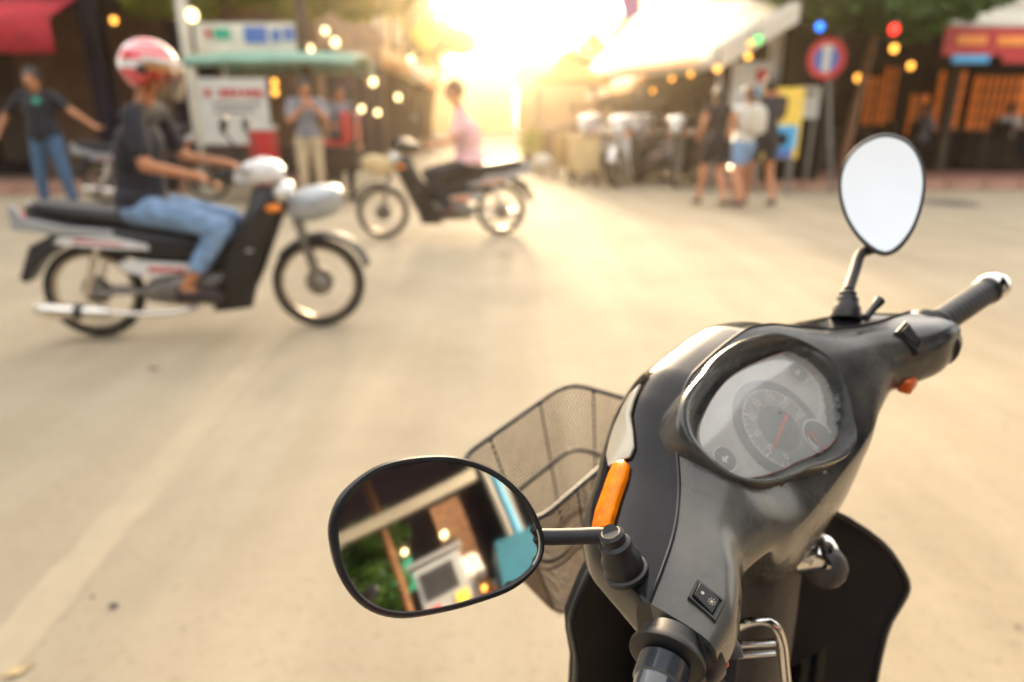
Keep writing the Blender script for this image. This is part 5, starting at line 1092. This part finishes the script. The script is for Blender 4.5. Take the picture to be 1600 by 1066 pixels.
# front apron between cowl and fender (brown glossy curve under the basket)
m = MB(); rs = []
for z_, hw, yf in ((-.10, .10, .19), (-.16, .13, .21), (-.24, .15, .215), (-.34, .16, .205), (-.44, .14, .185), (-.54, .10, .16)):
    rs.append([bp(hw*u_, yf-.09*abs(u_)**2.5-.03, z_) for u_ in [(-1+2*i/20) for i in range(21)]])
m.rings(rs, cap=False, loop=False); ap = part(m, 'front_apron', 'gloss_black'); md = ap.modifiers.new('solid', 'SOLIDIFY'); md.thickness = .005
m = MB(); m.tube([bp(-.14, -.35, -.80), bp(-.24, -.30, -L0+.03)], .011, 10); part(m, 'side_stand', 'satin_black')
# ---- wire basket in front
ZB = -.115
rimpx = dict(FL=(712, 722), FR=(887, 597), BR=(1040, 610), BL=(828, 826))
def rp(px, py, z_=ZB): return hitp(px, py, (0, 0, 1), (0, 0, z_))
FLp, FRp, BLp = rp(*rimpx['FL']), rp(*rimpx['FR']), rp(*rimpx['BL']); BRp = V(FRp.x+.012, BLp.y, ZB)
def rrect(c4, rad, n=8):
    out = []
    for i in range(4):
        p0, p, p1 = c4[i-1], c4[i], c4[(i+1) % 4]; a = p+(p0-p).normalized()*rad; b = p+(p1-p).normalized()*rad
        for j in range(n+1):
            t = j/n; out.append(a*(1-t)**2+p*2*t*(1-t)+b*t*t)
    return out
top = rrect([FLp, FRp, BRp, BLp], .035)
cb = (FLp+FRp+BRp+BLp)/4
bot = rrect([cb+(p-cb)*.70+V(0, -.0, -.19) for p in (FLp, FRp, BRp, BLp)], .028)
bk_ = thing('wire_basket', 'rusty wire mesh basket mounted on the front of the black scooter', 'basket', M=sc.matrix_world.copy())
del bk_['category']; del bk_['label']; bk_.parent = sc; bk_.matrix_parent_inverse = Matrix(); bk_.matrix_local = Matrix()
m = MB(); m.tube(top, .0032, 8, closed=True); rim_ = part(m, 'basket_rim', 'dark_wire', bk_)
m = MB(); m.tube(bot, .0022, 6, closed=True); mid = [(a*.5+b*.5) for a, b in zip(top, bot)]; m.tube(mid, .0016, 6, closed=True); part(m, 'basket_hoop', 'steel_wire', bk_)
def along(L_, n):
    "resample closed polyline evenly"
    P_ = L_+[L_[0]]; d = [0]
    for a, b in zip(P_, P_[1:]): d.append(d[-1]+(b-a).length)
    return [V(*[float(np.interp(d[-1]*i/n, d, [p[k] for p in P_])) for k in range(3)]) for i in range(n)], d[-1]
nw = 130; T_, Lt = along(top, nw); B2, _ = along(bot, nw)
m = MB(); nz_ = 26
for i in range(nw):
    for sgn in (1, -1):
        pts = []
        for j in range(0, nz_+1, 2):
            f = j/nz_; k = (i+sgn*j*.75) % nw; k0 = int(k); fr2 = k-k0
            a = T_[k0]*(1-fr2)+T_[(k0+1) % nw]*fr2; b = B2[k0]*(1-fr2)+B2[(k0+1) % nw]*fr2; pts.append(a*(1-f)+b*f)
        m.tube(pts, .0007, 3)
part(m, 'side_wire_mesh', 'steel_wire', bk_, kind='stuff', smooth=False)
m = MB(); c4 = [cb+(p-cb)*.70+V(0, 0, -.19) for p in (FLp, FRp, BRp, BLp)]
for i in range(1, 24):
    f = i/24; m.tube([c4[0].lerp(c4[1], f), c4[3].lerp(c4[2], f)], .0009, 4); 
for i in range(1, 20):
    f = i/20; m.tube([c4[0].lerp(c4[3], f), c4[1].lerp(c4[2], f)], .0009, 4)
part(m, 'bottom_wire_mesh', 'steel_wire', bk_, kind='stuff', smooth=False)
for f in (.12, .37, .62, .87, .25, .5, .75, .99):
    i = int(f*nw) % nw; m = MB(); m.tube([T_[i], B2[i]], .0013, 6); part(m, 'basket_stay', 'dark_wire', bk_)
m = MB(); mm = V(0, 0, .03); e4 = rrect([c+V(0, 0, .05)+(c-cb)*.0 for c in [cb+(p-cb)*.80+V(0, 0, -.14) for p in (FLp, FRp, BRp, BLp)]], .03)
m.tube(e4, .0028, 8, closed=True); part(m, 'inner_hoop', 'dark_wire', bk_)
for x_ in (-.05, .05):
    m = MB(); m.tube([V(x_, BLp.y, ZB-.08), V(x_*.8, .12, ZB-.10)], .005, 8); part(m, 'basket_bracket', 'dark_wire', bk_)
